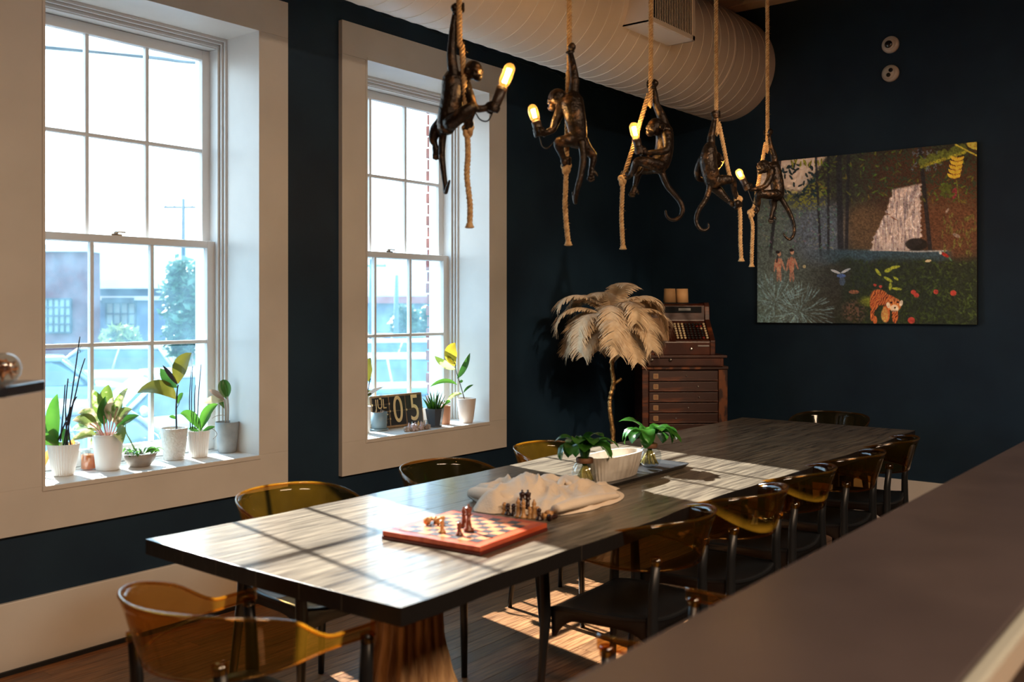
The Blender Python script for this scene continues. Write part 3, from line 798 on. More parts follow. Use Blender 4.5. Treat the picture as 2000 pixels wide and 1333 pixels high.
monkey_lamp(5.47, dict(
    rope=[(1498, 0), (1499, 255), (1495, 280), (1487, 326), (1480, 365), (1474, 400), (1466, 417), (1470, 441), (1469, 480), (1468, 519)], knot=(1467, 418, 0),
    hand=(1498, 258), hout=(.8, 0, .3), hside=1, s=1.02,
    torso=[(1512, 328, .0), (1516, 350, .0), (1519, 368, .0), (1519, 378, 0)], tr=[.035, .038, .037, .036],
    arms=[[(1514, 324, .02), (1510, 302, .01), (1505, 285, 0), (1501, 266, 0)], [(1506, 334, -.03), (1502, 352, -.05), (1490, 366, -.06), (1466, 371, -.05)]],
    legs=[[(1518, 380, -.02), (1500, 380, -.04), (1481, 381, -.04), (1481, 398, -.02), (1478, 411, 0)], [(1518, 382, .03), (1510, 392, .03), (1511, 404, .03), (1507, 418, .02)]],
    feet=[((1507, 418, .02), (-.15, -1, .1))], gripfeet=[((1473, 410, 0), (.6, 0, .5))],
    neck=(1508, 325, .0), head=(1491, 327, -.01), face=(-.80, -.22, .62), hs=.98,
    tail=[(1525, 386, .02), (1532, 398, .02), (1540, 412, .02), (1547, 428, .02), (1551, 444, .02), (1550, 458, .02), (1543, 468, .02), (1534, 463, .02), (1530, 456, .02)],
    socket=[(1460, 370, -.05), (1450, 350, -.05)], cord=[(1466, 386, -.05), (1472, 398, -.05), (1480, 402, -.04)], bl=.062, gside=-1),
    ML + 'farthest of the five, in front of the jungle painting')
# ------------------------------------------------------------------ potted plants on the sills
SZ = WZ0
def leafc(f, p0, p1, p2, W, hint, fold=.18, n=9, peak=.5, wave=0):
    vs = []; p0, p1, p2 = Vector(p0), Vector(p1), Vector(p2)
    for i in range(n + 1):
        t = i / n; p = p0 * (1 - t) ** 2 + p1 * 2 * t * (1 - t) + p2 * t * t
        d = ((p1 - p0) * (1 - t) + (p2 - p1) * t).normalized()
        sd = d.cross(hint)
        sd = sd.normalized() if sd.length > .05 else d.orthogonal().normalized()
        nr = sd.cross(d)
        wd = (math.sin(t / peak * PI / 2) ** .8 if t < peak else max(0, math.cos((t - peak) / (1 - peak) * PI / 2)) ** .7)
        wd = max(wd, .05) * W / 2
        for k in (-1, -.55, 0, .55, 1):
            vs.append(p + sd * (k * wd) + nr * (abs(k) * wd * fold * 2 + (wave * wd * math.sin(t * 11 + k * 3) if abs(k) == 1 else 0)))
    fs = []
    for i in range(n):
        for k in range(4): a = i * 5 + k; fs.append((a, a + 1, a + 6, a + 5))
    return f.add(vs, fs, True)
class Plant:
    def __init__(s, name, label, u, v, z=SZ, cat='potted plant', D=None):
        p = at_z(u, v, z); s.D = dep(p); s.L = Vector((p.x, p.y, z)); s.t = thing(name, label, cat, s.L); s.k = s.D / F
    def q(s, u, v, d=0): return at_d(u, v, s.D + d) - s.L
    def leaf(s, a, c, b, w, m=M_leafg, hint=None, d=(0, 0, 0), fold=.18, peak=.5, wave=0):
        h = hint if hint is not None else -FW + Vector((0, 0, .35))
        f = MB(); leafc(f, s.q(*a, d[0]), s.q(*c, d[1]), s.q(*b, d[2]), w * s.k, h, fold, 9, peak, wave)
        return f.build('leaf', m, s.t)
    def stem(s, pts, r, m=M_stemg, name='stem'):
        P_ = [s.q(*p) for p in pts]; p, rr = spline(P_, r if isinstance(r, list) else [r] * len(P_), 4)
        return MB().tube(p, rr, 7).build(name, m, s.t)
    def pot(s, wt, wb, h, m, rib=None, n=40, lip=0, soil=.85, name='pot', sx=1, sy=1):
        rt, rb_, hh = wt / 2 * s.k, wb / 2 * s.k, h * s.k; s.h = hh; s.rt = rt
        pr = [(rb_ * .9, 0), (rb_, .004)]
        for i in range(1, 8): t = i / 8; pr.append((rb_ + (rt - rb_) * (t ** .8), .004 + (hh - .004) * t))
        pr += [(rt + lip, hh - .002), (rt + lip - .002, hh), (rt - .004, hh), (rt - .006, hh - .02), (rb_ * .9, hh * .5)]
        o = MB().lathe(pr, n, rib=rib, sx=sx, sy=sy).build(name, m, s.t)
        if rib: o.data.polygons.foreach_set('use_smooth', [False] * len(o.data.polygons))
        MB().lathe([(0, hh * soil + .002), (rt * .5, hh * soil + .004), (rt - .006, hh * soil)], 24, sx=sx, sy=sy).build('soil', M_soil, s.t)
        return o
PW = 'white '
# 1 tall orchid, ribbed pot
p = Plant('potted_orchid', 'tall bare orchid spikes in ribbed white pot, leftmost on first window sill', 124, 929)
p.pot(60, 38, 62, M_potw, rib=-.055, n=64)
p.leaf((112, 868), (95, 820), (112, 770), 26, M_leafg, d=(0, .01, .01), hint=-FW + RT * .3)
p.leaf((112, 872), (92, 838), (76, 832), 34, M_leafd, d=(0, .0, .02), hint=Vector((0, 0, 1)) - FW * .6)
p.leaf((118, 872), (98, 862), (74, 846), 22, M_leafg, d=(0, -.02, -.03))
p.leaf((122, 870), (138, 852), (120, 838), 18, M_leafd, d=(0, .02, .03))
p.leaf((104, 876), (86, 892), (82, 922), 15, M_leafdry, d=(0, -.02, -.02))
p.leaf((134, 872), (146, 858), (143, 872), 10, M_leafdry, d=(0, .0, .0))
for a in (((124, 872), (136, 800), (146, 730), (156, 658)), ((128, 872), (138, 812), (150, 760), (156, 732), (166, 700)), ((110, 870), (126, 830), (142, 790), (150, 775)), ((132, 872), (128, 800), (133, 740)), ((118, 862), (124, 800), (127, 752)), ((138, 870), (134, 830), (144, 780))):
    p.stem(a, [.0036 - .0014 * i / len(a) for i in range(len(a))], M_stemd, 'flower_spike')
p.stem([(152, 690), (157, 688), (155, 682), (159, 676)], .0012, M_stemd, 'tendril')
p.stem([(148, 742), (140, 748), (133, 746)], .0014, M_potw, 'tendril')
# 2 candle
c = Plant('orange_candle', 'orange wax candle in a glass jar between two white pots', 173, 918, cat='candle')
k = c.k
MB().lathe([(14 * k, 0), (15 * k, .003), (15 * k, 38 * k), (14.6 * k, 40 * k), (13.5 * k, 40 * k), (13.5 * k, .008), (0, .007)], 24).build('glass_jar', M_clear, c.t)
MB().lathe([(0, .006), (13.2 * k, .007), (13.2 * k, 30 * k), (0, 29 * k)], 24).build('wax', mat('orange_wax', (.95, .36, .08), .5, trans=.5), c.t)
MB().tube([(0, 0, 29 * k), (.001, 0, 34 * k)], .001, 5).build('wick', M_dark, c.t)
# 3 aglaonema in plain white pot
p = Plant('potted_aglaonema', 'bushy plant with cream green and pink leaves in plain white pot', 211, 918)
p.pot(58, 44, 70, M_potw)
AG = [((208, 855), (196, 790), (182, 762), 20, M_leafy), ((210, 853), (205, 780), (212, 752), 24, M_leafy), ((214, 853), (226, 790), (250, 758), 16, M_leafy),
      ((214, 855), (226, 800), (238, 778), 20, M_leafy), ((206, 856), (180, 800), (152, 808), 18, M_leafp), ((206, 858), (176, 815), (142, 822), 22, M_leafp),
      ((205, 858), (180, 825), (140, 840), 24, M_leafy), ((205, 860), (176, 842), (138, 862), 16, M_leafp), ((216, 858), (232, 806), (258, 800), 20, M_leafp),
      ((217, 858), (236, 822), (272, 812), 18, M_leafd), ((218, 860), (236, 832), (240, 866), 22, M_leafy), ((208, 858), (190, 850), (176, 872), 20, M_leafy),
      ((212, 856), (216, 800), (222, 776), 20, M_leafp), ((209, 856), (198, 810), (206, 775), 18, M_leafd), ((206, 858), (190, 824), (162, 832), 20, M_leafy)]
for i, (a, c_, b, w_, m_) in enumerate(AG):
    dd = .05 * math.sin(i * 2.4)
    mid = ((a[0] + c_[0]) / 2 * .5 + c_[0] * .5, (a[1] + c_[1]) / 2 * .5 + c_[1] * .5)
    st = (a[0] * .25 + c_[0] * .5 + b[0] * .25, a[1] * .25 + c_[1] * .5 + b[1] * .25)
    m1 = (a[0] * .5 + c_[0] * .4 + b[0] * .1, a[1] * .5 + c_[1] * .45 + b[1] * .05)
    s0 = p.q(a[0], a[1]); s1 = p.q(m1[0], m1[1], dd * .5)
    p.stem([(a[0], a[1]), (m1[0], m1[1], dd * .5), (st[0], st[1], dd)], .0026, M_stemp)
    st0 = (m1[0] * .6 + st[0] * .4, m1[1] * .6 + st[1] * .4)
    p.leaf(m1, c_, b, w_ * 1.15, m_, d=(dd * .5, dd, dd * 1.5), fold=.22, wave=.12, hint=-FW + Vector((0, 0, .7)) + RT * .3 * math.sin(i))
# 4 bowl with trailing succulent
p = Plant('succulent_bowl', 'trailing green succulent in a low taupe bowl, between white pots', 273, 911)
kk = p.k
MB().lathe([(18 * kk, 0), (20 * kk, .004), (28 * kk, 14 * kk), (32 * kk, 26 * kk), (30.5 * kk, 26 * kk), (27 * kk, 20 * kk), (0, 19 * kk)], 32).build('bowl', M_taupe, p.t)
MB().lathe([(0, 22 * kk), (28 * kk, 20 * kk)], 20).build('soil', M_soil, p.t)
r_ = random.Random(5)
for i in range(20):
    a = r_.random() * 2 * PI; rr = r_.uniform(.01, .06); e = Vector((math.cos(a) * rr, math.sin(a) * rr, 22 * kk)); ln = r_.uniform(.03, .07)
    f = MB(); d = Vector((math.cos(a), math.sin(a), .35)).normalized()
    leafc(f, e, e + d * ln * .6 + Vector((0, 0, .03)), e + d * ln + Vector((0, 0, -.01)), .014, Vector((0, 0, 1)), .3); f.build('leaf', M_leafg if i % 3 else M_leafd, p.t)
for i in range(14):
    a = r_.random() * 6.28; e = Vector((math.cos(a) * .075, math.sin(a) * .06 , 24 * kk))
    MB().ell(e, (.007, .007, .006), 8).build('bead', M_leafg, p.t)
p.stem([(268, 888), (255, 862), (246, 845), (245, 830)], [.0035, .003, .0025, .002], M_stemg)
for b in ((300, 884), (311, 882), (305, 878)): p.leaf((285, 886), (294, 876), b, 7, M_leafg)
# 5 rubber plant
p = Plant('potted_rubber_plant', 'rubber plant with broad olive leaves in textured white pot', 340, 898)
p.pot(52, 38, 62, mat('hammered_white_ceramic', (.70, .68, .65), .5, bump=.8, bscale=90, col2=(.62, .60, .57), nscale=80))
p.stem([(345, 842), (344, 800), (346, 765), (348, 752)], [.0048, .0040, .0035, .003], M_stemd)
p.leaf((348, 750), (346, 712), (374, 690), 32, M_leafo, d=(0, 0, -.02), fold=.1, peak=.5)
p.leaf((343, 780), (318, 742), (268, 768), 34, M_leafo, d=(0, -.02, -.03), fold=.12, hint=-FW + Vector((0, 0, .9)))
p.leaf((346, 758), (330, 745), (313, 720), 22, M_leafd, d=(0, .02, .03), fold=.2)
p.leaf((347, 752), (335, 735), (318, 714), 9, M_stemd, d=(0, .0, .0))
p.leaf((347, 790), (352, 772), (358, 768), 10, M_leafd); p.leaf((345, 820), (338, 812), (330, 815), 7, M_leafg)
p.stem([(345, 798), (350, 788), (353, 778)], .0015, M_stemd)
# 6 orchid small in ribbed pot
p = Plant('potted_orchid', 'short orchid with dark spikes in ribbed white pot, beside rubber plant', 388, 893)
p.pot(42, 34, 52, M_potw, rib=-.055, n=52)
p.leaf((392, 842), (378, 804), (352, 808), 20, M_leafg, d=(0, -.02, -.03), fold=.22)
p.leaf((392, 842), (402, 800), (426, 790), 20, M_leafg, d=(0, .0, .0), fold=.35)
p.leaf((388, 844), (378, 836), (368, 838), 9, M_leafd); p.leaf((396, 843), (408, 836), (420, 834), 8, M_leafd)
p.leaf((392, 842), (404, 812), (412, 808), 12, M_leafd, d=(0, .03, .04))
for a in (((372, 838), (370, 780), (374, 722)), ((376, 838), (374, 790), (376, 716)), ((381, 838), (380, 780), (382, 752)), ((385, 838), (388, 770), (393, 712))):
    p.stem(a, [.0028, .0024, .0016], M_stemd, 'flower_spike')
p.stem([(404, 842), (414, 838), (424, 848), (416, 858)], .0016, M_taupe, 'air_root')
# 7 grey pot
p = Plant('potted_houseplant', 'wilting stubby plant in plain grey pot, rightmost on first sill', 444, 884)
p.pot(46, 34, 60, M_potg)
p.stem([(440, 828), (440, 800), (438, 782)], .0045, M_taupe); p.stem([(445, 828), (446, 795), (444, 775)], .004, M_taupe)
p.leaf((443, 780), (430, 755), (436, 742), 16, M_leafd, d=(0, 0, .01)); p.leaf((444, 778), (446, 755), (436, 742), 18, M_leafd)
p.leaf((440, 784), (420, 776), (398, 788), 17, mat('faded_leaf', (.62, .50, .30), .6, trans=.5), fold=.1); p.leaf((440, 784), (425, 768), (408, 762), 11, mat('wilted_leaf', (.35, .24, .18), .6, trans=.3))
p.leaf((440, 800), (434, 785), (426, 782), 9, M_leafd); p.stem([(440, 812), (426, 812), (414, 818)], .0022, M_taupe)
# ---- second sill
p = Plant('potted_rubber_plant', 'slim rubber plant in tall white pot, half hidden at left of second sill', 711, 846)
p.pot(28, 22, 52, M_potw)
p.stem([(712, 800), (716, 778), (722, 745), (724, 740)], .0028, M_stemd)
p.leaf((722, 746), (708, 720), (724, 700), 24, M_leafo, fold=.08); p.leaf((716, 775), (716, 766), (730, 768), 12, M_leafo)
p.leaf((714, 782), (718, 766), (750, 756), 8, M_potw, d=(0, 0, 0)); p.leaf((713, 788), (716, 776), (712, 768), 9, M_leafo)
p = Plant('potted_seedling', 'small pale twiggy plant in grey blue pot with saucer', 740, 841)
M_bl = mat('blue_grey_glaze', srgb(112, 132, 142), .35)
MB().lathe([(17 * p.k, 0), (19 * p.k, .004), (19 * p.k, .012), (17 * p.k, .013), (0, .010)], 28).build('saucer', M_bl, p.t)
kk = p.k; MB().lathe([(14 * kk, .012), (15.5 * kk, .016), (16.5 * kk, 36 * kk), (15.5 * kk, 36 * kk), (15 * kk, 32 * kk), (0, 31 * kk)], 28).build('pot', M_bl, p.t)
MB().lathe([(0, 33 * kk), (15 * kk, 32 * kk)], 20).build('soil', M_soil, p.t)
for i in range(9):
    a = i * 2.4; e = Vector((math.cos(a) * .02, math.sin(a) * .02, 33 * kk))
    f = MB(); f.tube([e, e + Vector((math.cos(a) * .012, math.sin(a) * .012, .018 + .008 * math.sin(i * 5)))], .0016, 5)
    f.build('twig', mat('pale_twig', (.55, .45, .38), .8) if i == 0 else bpy.data.materials['pale_twig'], p.t)
# flip calendar
cp_ = at_z(784, 838, SZ); cp2 = at_z(826, 830, SZ)
cal = thing('flip_calendar', 'cream flip calendar reading JUL SAT 05 on black cards', 'calendar', (cp_.x + .032, cp_.y + .050, SZ + .004), 0)
D_ = dep(cp_); kc = D_ / F
cw, chh = .385, .205; cal.rotation_euler = (R(-8), 0, R(-4))
cw = .425
MB().box((-cw / 2, 0, 0), (cw / 2, .035, chh)).build('case', mat('worn_cream_metal', srgb(170, 146, 112), .6, col2=srgb(122, 98, 74), nscale=14), cal, bev=.006)
M_card = mat('black_card', (.018, .018, .020), .45); M_num = mat('cream_lettering', srgb(222, 200, 150), .6)
def card(x0, x1, z0, z1, txt, size, sx=1):
    m_ = (z0 + z1) / 2; c = sempty('flip_card'); del c['kind']; c.parent = cal; c.location = ((x0 + x1) / 2, -.004, m_)
    w_ = (x1 - x0) / 2; h_ = (z1 - z0) / 2
    MB().box((-w_, 0, .0012), (w_, .004, h_)).build('upper_half', M_card, c, bev=.002); MB().box((-w_, 0, -h_), (w_, .004, -.0012)).build('lower_half', M_card, c, bev=.002)
    text_mesh('lettering', txt, size, M_num, c, (0, -.0015, 0), (R(90), 0, 0), .0008, sx=sx)
    MB().lathe([(0, 0), (.006, 0), (.006, .001), (0, .001)], 12, (0, -.001, h_ - .006), axis=Vector((0, -1, 0)), sx=1.6).build('card_slot', M_num, c)
    for s_ in (-1, 1): MB().cbox((s_ * (w_ + .002), -.002, 0), (.005, .006, .012)).build('hinge_ring', M_num, c)
wj = cw * .33
card(-cw / 2 + .012, -cw / 2 + .012 + wj - .012, chh * .52, chh - .014, 'JUL', .085, .72)
card(-cw / 2 + .012, -cw / 2 + .012 + wj - .012, .014, chh * .48, 'SAT', .085, .72)
x0 = -cw / 2 + .012 + wj; wd = (cw - .024 - wj) / 2
card(x0 - .004, x0 + wd - .008, .014, chh - .014, '0', .235, .72); card(x0 + wd, x0 + 2 * wd, .014, chh - .014, '5', .235, .72)
for s_ in (-1, 1): MB().box((s_ * cw * .4 - .01, -.01, -.004), (s_ * cw * .4 + .01, .05, .002)).build('foot', bpy.data.materials['worn_cream_metal'], cal)
# crystal / shell cluster
sp = at_z(816, 841, SZ)
sh = thing('seashell_cluster', 'row of small knobbly shells and crystals before the flip calendar', 'ornament', (sp.x, sp.y, SZ))
r_ = random.Random(8); cols = [(.42, .34, .28), (.55, .48, .44), (.30, .25, .22), (.58, .5, .55), (.25, .36, .42), (.7, .45, .18)]
ms = [mat('shell_tone', c_, .35) for c_ in cols]
for i in range(13):
    x = (i - 6) * .016; rr = .014 + .010 * r_.random(); f = MB()
    cc = Vector((x, -.01 + .02 * r_.random(), rr * .95)); f.ell(cc, (rr, rr * .8, rr), 10)
    for j in range(5): a = j * 1.3 + i; f.ell(cc + Vector((math.cos(a) * rr * .7, -rr * .5, math.sin(a) * rr * .7)), rr * .38, 6)
    f.build('shell', ms[i % 4], sh)
for i in range(7):
    x = (i - 3) * .027 + .008; f = MB(); b_ = Vector((x, .004, .026)); f.tube([b_, b_ + Vector((.004 * math.sin(i * 3), .0, .022 + .012 * r_.random()))], [.009, .002], 5, smooth=False); f.build('crystal', ms[(3, 4, 3, 5, 3, 0, 4)[i]], sh)
# faceted dark pot, aloe
p = Plant('potted_aloe', 'spiky aloe in a faceted dark slate pot on a saucer', 849, 834)
kk = p.k; M_sl = mat('slate_glaze', srgb(70, 78, 88), .3)
MB().lathe([(13 * kk, 0), (15 * kk, .008), (0, .008)], 20).build('saucer', M_sl, p.t)
o = MB().lathe([(13.5 * kk, .008), (18.5 * kk, 36 * kk), (17 * kk, 36 * kk), (16 * kk, 31 * kk), (0, 31 * kk)], 8).build('pot', M_sl, p.t); o.data.polygons.foreach_set('use_smooth', [False] * len(o.data.polygons))
for i in range(22):
    a = i * 2.4; rr = .008 + .0016 * i; lean = .15 + .030 * i; ln = .14 - .003 * i
    e = Vector((math.cos(a) * rr, math.sin(a) * rr, 31 * kk)); d = Vector((math.cos(a) * lean, math.sin(a) * lean, 1)).normalized()
    MB().tube([e, e + d * ln * .5 - Vector((math.cos(a), math.sin(a), 0)) * .004, e + d * ln], [.0075, .0065, .0006], 7, flat=.5).build('leaf', M_leafd if i % 3 else M_leafg, p.t)
p = Plant('terracotta_pot', 'narrow terracotta pot with a pale plant behind the slate pot', 869, 829)
p.pot(22, 20, 36, M_terra); p.stem([(868, 794), (869, 788), (867, 782)], .003, M_taupe)
p.leaf((868, 792), (860, 782), (858, 790), 7, M_potw); p.leaf((869, 792), (874, 782), (880, 786), 7, M_leafg)
p = Plant('potted_rubber_plant', 'yellow leaved rubber plant in tapered white pot, right end of second sill', 911, 826)
p.pot(38, 25, 48, mat('warm_white_pot', (.74, .66, .60), .5))
p.stem([(907, 780), (900, 755), (891, 725), (889, 713)], [.0032, .0028, .0022, .002], M_stemd)
p.leaf((889, 716), (872, 690), (889, 670), 25, mat('golden_leaf', (.36, .24, .02), .3, trans=.55, col2=(.52, .42, .04), nscale=5), fold=.08)
p.leaf((890, 722), (868, 716), (849, 696), 15, M_leafy, fold=.1); p.leaf((893, 740), (908, 722), (918, 690), 12, M_leafd, fold=.15)
p.leaf((890, 712), (878, 706), (874, 694), 10, M_leafy); p.leaf((893, 752), (870, 735), (840, 756), 9, M_leafg, fold=.15)
p.leaf((905, 768), (912, 756), (925, 752), 5, M_leafd); p.leaf((903, 770), (885, 766), (873, 786), 8, M_leafy)
p.leaf((897, 748), (902, 744), (904, 746), 6, M_leafd)
# ------------------------------------------------------------------ left shelf with glass ball
sp = at_d(0, 760, 2.35)
sh = thing('wall_bracket_shelf', 'dark glossy shelf corner at the left edge, before the first window', 'shelf', (sp.x, sp.y, sp.z))
def shp(q): return q - sp
a_ = at_d(52, 748, 2.35) - sp
f = MB(); out = []
ctr = at_d(-90, 756, 2.45) - sp; vx = (a_ - ctr); 
n = 20
M_lac = mat('black_lacquer', (.02, .022, .03), .2)
pl = []
for i in range(n + 1):
    an = -PI / 2 + PI * i / n
    pl.append((.17 + .030 * math.cos(an) , .085 * (1 if an > 0 else -1) - .0 + .030 * math.sin(an)))
pl = [(-.35, -.115)] + pl + [(-.35, .115)]
th = .026; sq = Quaternion((0, 0, 1), YAW - PI / 2)
off = Vector((-.20 + 52 * 2.35 / F, 0, -.0))
vs = [sq @ Vector((x + off.x, y, z_)) for z_ in (-th / 2, th / 2) for x, y in pl]
m_ = len(pl); fs = [tuple(range(m_ - 1, -1, -1)), tuple(range(m_, 2 * m_))] + [(i, (i + 1) % m_, m_ + (i + 1) % m_, m_ + i) for i in range(m_)]
MB().add(vs, fs).build('shelf_board', M_lac, sh, bev=.004)
# bracket post continuing to the left and down to the floor, outside the frame
MB().box((-.03, -.03, -sp.z), (.03, .03, -th / 2)).build('post', M_lac, sh, loc=(RT.x * -.33, RT.y * -.33, 0))
gb = at_d(8, 752, 2.35); rb_ = 31 * 2.35 / F
t = thing('glass_globe', 'clear glass ball with copper tangle inside on the left shelf', 'ornament', (gb.x, gb.y, sp.z + th / 2))
f = MB(); f.ell((0, 0, rb_ * .94), rb_, 28); f.build('glass_ball', M_clear, t)
r_ = random.Random(2); f = MB()
for i in range(26):
    d1 = Vector((r_.gauss(0, 1), r_.gauss(0, 1), r_.gauss(0, .7))).normalized() * rb_ * .8; d2 = Vector((r_.gauss(0, 1), r_.gauss(0, 1), r_.gauss(0, .7))).normalized() * rb_ * .8
    p_, r2 = spline([d1, (d1 + d2) * .4 + Vector((.004, 0, .004)), d2], [.0022] * 3, 5); f.tube([q + Vector((0, 0, rb_ * .92)) for q in p_], r2, 5)
f.build('copper_tangle', mat('copper', (.65, .30, .14), .35, metal=.8), t)

# ------------------------------------------------------------------ things on the table
CBZ = TZ
bx = (2.375, 2.065); brz = R(5)
cb = thing('chess_board', 'reddish wooden chess board lying on the sunlit table', 'chess board', (bx[0], bx[1], CBZ), brz)
M_rw = mat('red_wood', srgb(168, 66, 38), .32, col2=srgb(196, 92, 58), nscale=6, stretch=(1, 8, 1)); M_rw2 = mat('dark_red_wood', srgb(84, 30, 22), .35)
hb = .193
MB().box((-hb, -hb, 0), (hb, hb, .011)).build('base', M_rw2, cb, bev=.002); MB().box((-hb + .002, -hb + .002, .0112), (hb - .002, hb - .002, .027)).build('frame', M_rw, cb, bev=.002)
M_sqd = mat('dark_square', srgb(58, 52, 50), .35); M_sql = mat('light_square', srgb(205, 120, 78), .35)
sqm = MB().box((-.0192, -.0192, 0), (.0192, .0192, .0008)).mesh('square'); sqm.materials.append(M_sqd); sqn = sqm.copy(); sqn.materials.clear(); sqn.materials.append(M_sql)
for i in range(8):
    for j in range(8):
        o = bpy.data.objects.new('square', sqn if (i + j) % 2 else sqm); C.objects.link(o); o.parent = cb; o.location = ((i - 3.5) * .0385, (j - 3.5) * .0385, .0271)
M_cl = mat('light_chess_wood', srgb(186, 140, 88), .35); M_cd = mat('dark_chess_wood', srgb(52, 30, 24), .3); M_cr = mat('red_brown_chess_wood', srgb(110, 58, 40), .3)
PR = dict(
    pawn=[(.0125, 0), (.0125, .004), (.008, .008), (.0055, .018), (.0085, .024), (.0055, .0255), (.0078, .031), (.0078, .035), (.0045, .040), (0, .041)],
    king=[(.0175, 0), (.0175, .006), (.011, .012), (.0075, .030), (.0070, .048), (.0125, .053), (.0080, .056), (.0105, .068), (.0120, .074), (.0080, .076), (.0030, .079), (.0045, .084), (0, .087)],
    bishop=[(.015, 0), (.015, .005), (.009, .011), (.0062, .035), (.0105, .040), (.0062, .042), (.0085, .050), (.0065, .058), (.0025, .062), (.0035, .065), (0, .067)])
def piece(kind, m_, u, v, z, label, tilt=0, rz=0, grp='chess pieces'):
    q = at_z(u, v, z); t = thing('chess_piece', label, 'chess piece', (q.x, q.y, z), rz, grp)
    pr = PR[kind]; split = 3
    b = MB().lathe(pr[:split + 2], 16).build('piece_base', m_, t); h_ = MB().lathe(pr[split + 1:], 16).build('piece_head', m_, t)
    if tilt: t.rotation_euler = (R(90), 0, rz); t.location.z = z + pr[0][0]
    return t
BT = CBZ + .028
piece('king', M_cr, 915, 1038, BT, 'tallest red brown chess king standing on the board')
piece('pawn', M_cr, 897, 1046, BT, 'small dark chess pawn standing in front of the king on the board')
piece('bishop', M_cr, 906, 1030, BT, 'reddish chess bishop standing just behind the king')
piece('pawn', M_cl, 863, 1041, BT, 'small light chess pawn standing at left of the board')
piece('pawn', M_cl, 834, 1026, BT, 'light chess pawn lying down, leftmost on the board', 1, R(115))
piece('pawn', M_cl, 848, 1023, BT, 'light chess pawn lying down, middle of the fallen row', 1, R(75))
piece('pawn', M_cl, 857, 1027, BT, 'light chess pawn lying down, nearest to the standing light pawn', 1, R(130))
gl = [('bishop', M_cl, 1012, 1010), ('bishop', M_cl, 1022, 1012), ('king', M_cd, 1020, 1004), ('king', M_cd, 1031, 1004), ('bishop', M_cl, 1043, 1013), ('pawn', M_cl, 1035, 1013), ('pawn', M_cd, 1003, 1007), ('pawn', M_cd, 992, 1006), ('pawn', M_cl, 985, 1004), ('pawn', M_cl, 1050, 1012), ('pawn', M_cd, 1053, 1016)]
lb = ['first light bishop behind the board, beside dark kings', 'light bishop standing before the dark kings by the cloth', 'left one of two tall dark kings by the cloth', 'right one of two tall dark kings by the cloth', 'light bishop right of the tall dark kings', 'short light pawn between bishops behind the board', 'dark pawn left of the light bishops behind the board', 'dark pawn under the cloth edge behind the board', 'pale pawn at left end of the standing row by cloth', 'light pawn at right end of the standing row by cloth', 'dark pawn beside the fallen pieces behind the board']
for (k_, m_, u, v), l_ in zip(gl, lb): piece(k_, m_, u, v, CBZ, l_)
piece('pawn', M_cl, 1060, 1016, CBZ, 'light pawn fallen over at the right corner of the board', 1, R(60)); piece('bishop', M_cl, 1070, 1014, CBZ, 'light bishop fallen over at the right corner of the board', 1, R(100)); piece('pawn', M_cd, 1072, 1019, CBZ, 'dark pawn fallen over at the right corner of the board', 1, R(80))

# crumpled cloth bag
ccx, ccy = 2.97, 2.215
cl_px = [(918, 958), (922, 975), (936, 984), (926, 1000), (960, 1005), (1000, 1004), (1050, 1008), (1090, 1009), (1130, 1003), (1175, 991), (1206, 982), (1218, 966), (1214, 956), (1190, 962), (1170, 955), (1130, 948), (1085, 950), (1040, 955), (980, 955)]
ol = [at_z(u, v, TZ) - Vector((ccx, ccy, TZ)) for u, v in cl_px]
tcl = thing('linen_apron', 'crumpled beige linen apron heaped on the table behind chess board', 'cloth', (ccx, ccy, TZ))
ang = sorted([(math.atan2(q.y, q.x), Vector((q.x, q.y)).length) for q in ol])
def olr(a):
    a = (a + PI) % (2 * PI) - PI
    for i in range(len(ang)):
        a0, r0 = ang[i - 1]; a1, r1 = ang[i]
        if i == 0: a0 -= 2 * PI
        if a0 <= a <= a1: t_ = (a - a0) / (a1 - a0 + 1e-6); return r0 + (r1 - r0) * t_
    a0, r0 = ang[-1]; a1, r1 = ang[0]; t_ = (a - a0) / (a1 + 2 * PI - a0); return r0 + (r1 - r0) * t_
from mathutils import noise as mn
def cloth(u, v):
    a = 2 * PI * u; r = olr(a) * (v ** .9) * 1.0
    x, y_ = r * math.cos(a), r * math.sin(a)
    e = 1 - v
    xr = x * .8 + y_ * .6; yr = -x * .6 + y_ * .8
    k_ = min(1, e * 3.5) ** .7
    h = .026 * k_ + .056 * k_ * math.exp(-((x + .03) / .15) ** 2 - ((y_ - .03) / .09) ** 2)
    wv = mn.noise(Vector((x * 5, y_ * 5, 7.7))) * .12
    r1 = 1 - abs(math.sin((yr * .8 - xr * .25 + wv) * 22 + 1.6 * mn.noise(Vector((x * 4, y_ * 4, 1)))))
    r2 = 1 - min(1, abs(mn.noise(Vector((xr * 4, yr * 13, 4.1)))) * 3.0)
    r3 = 1 - min(1, abs(mn.noise(Vector((x * 30, y_ * 34, 9.1)))) * 3)
    h += (.030 * r1 ** 2 * (.4 + .8 * max(0, mn.noise(Vector((x * 4, y_ * 4, 3))) + .4)) + .020 * r2 ** 1.3 + .0022 * r3) * k_
    return (x, y_, max(.002, h))
M_cloth = mat('beige_linen', srgb(232, 218, 200), .9, col2=srgb(220, 202, 180), nscale=5, bump=.25, bscale=160, sheen=.2)
MB().grid(cloth, 150, 44, closeu=True).build('cloth_heap', M_cloth, tcl)
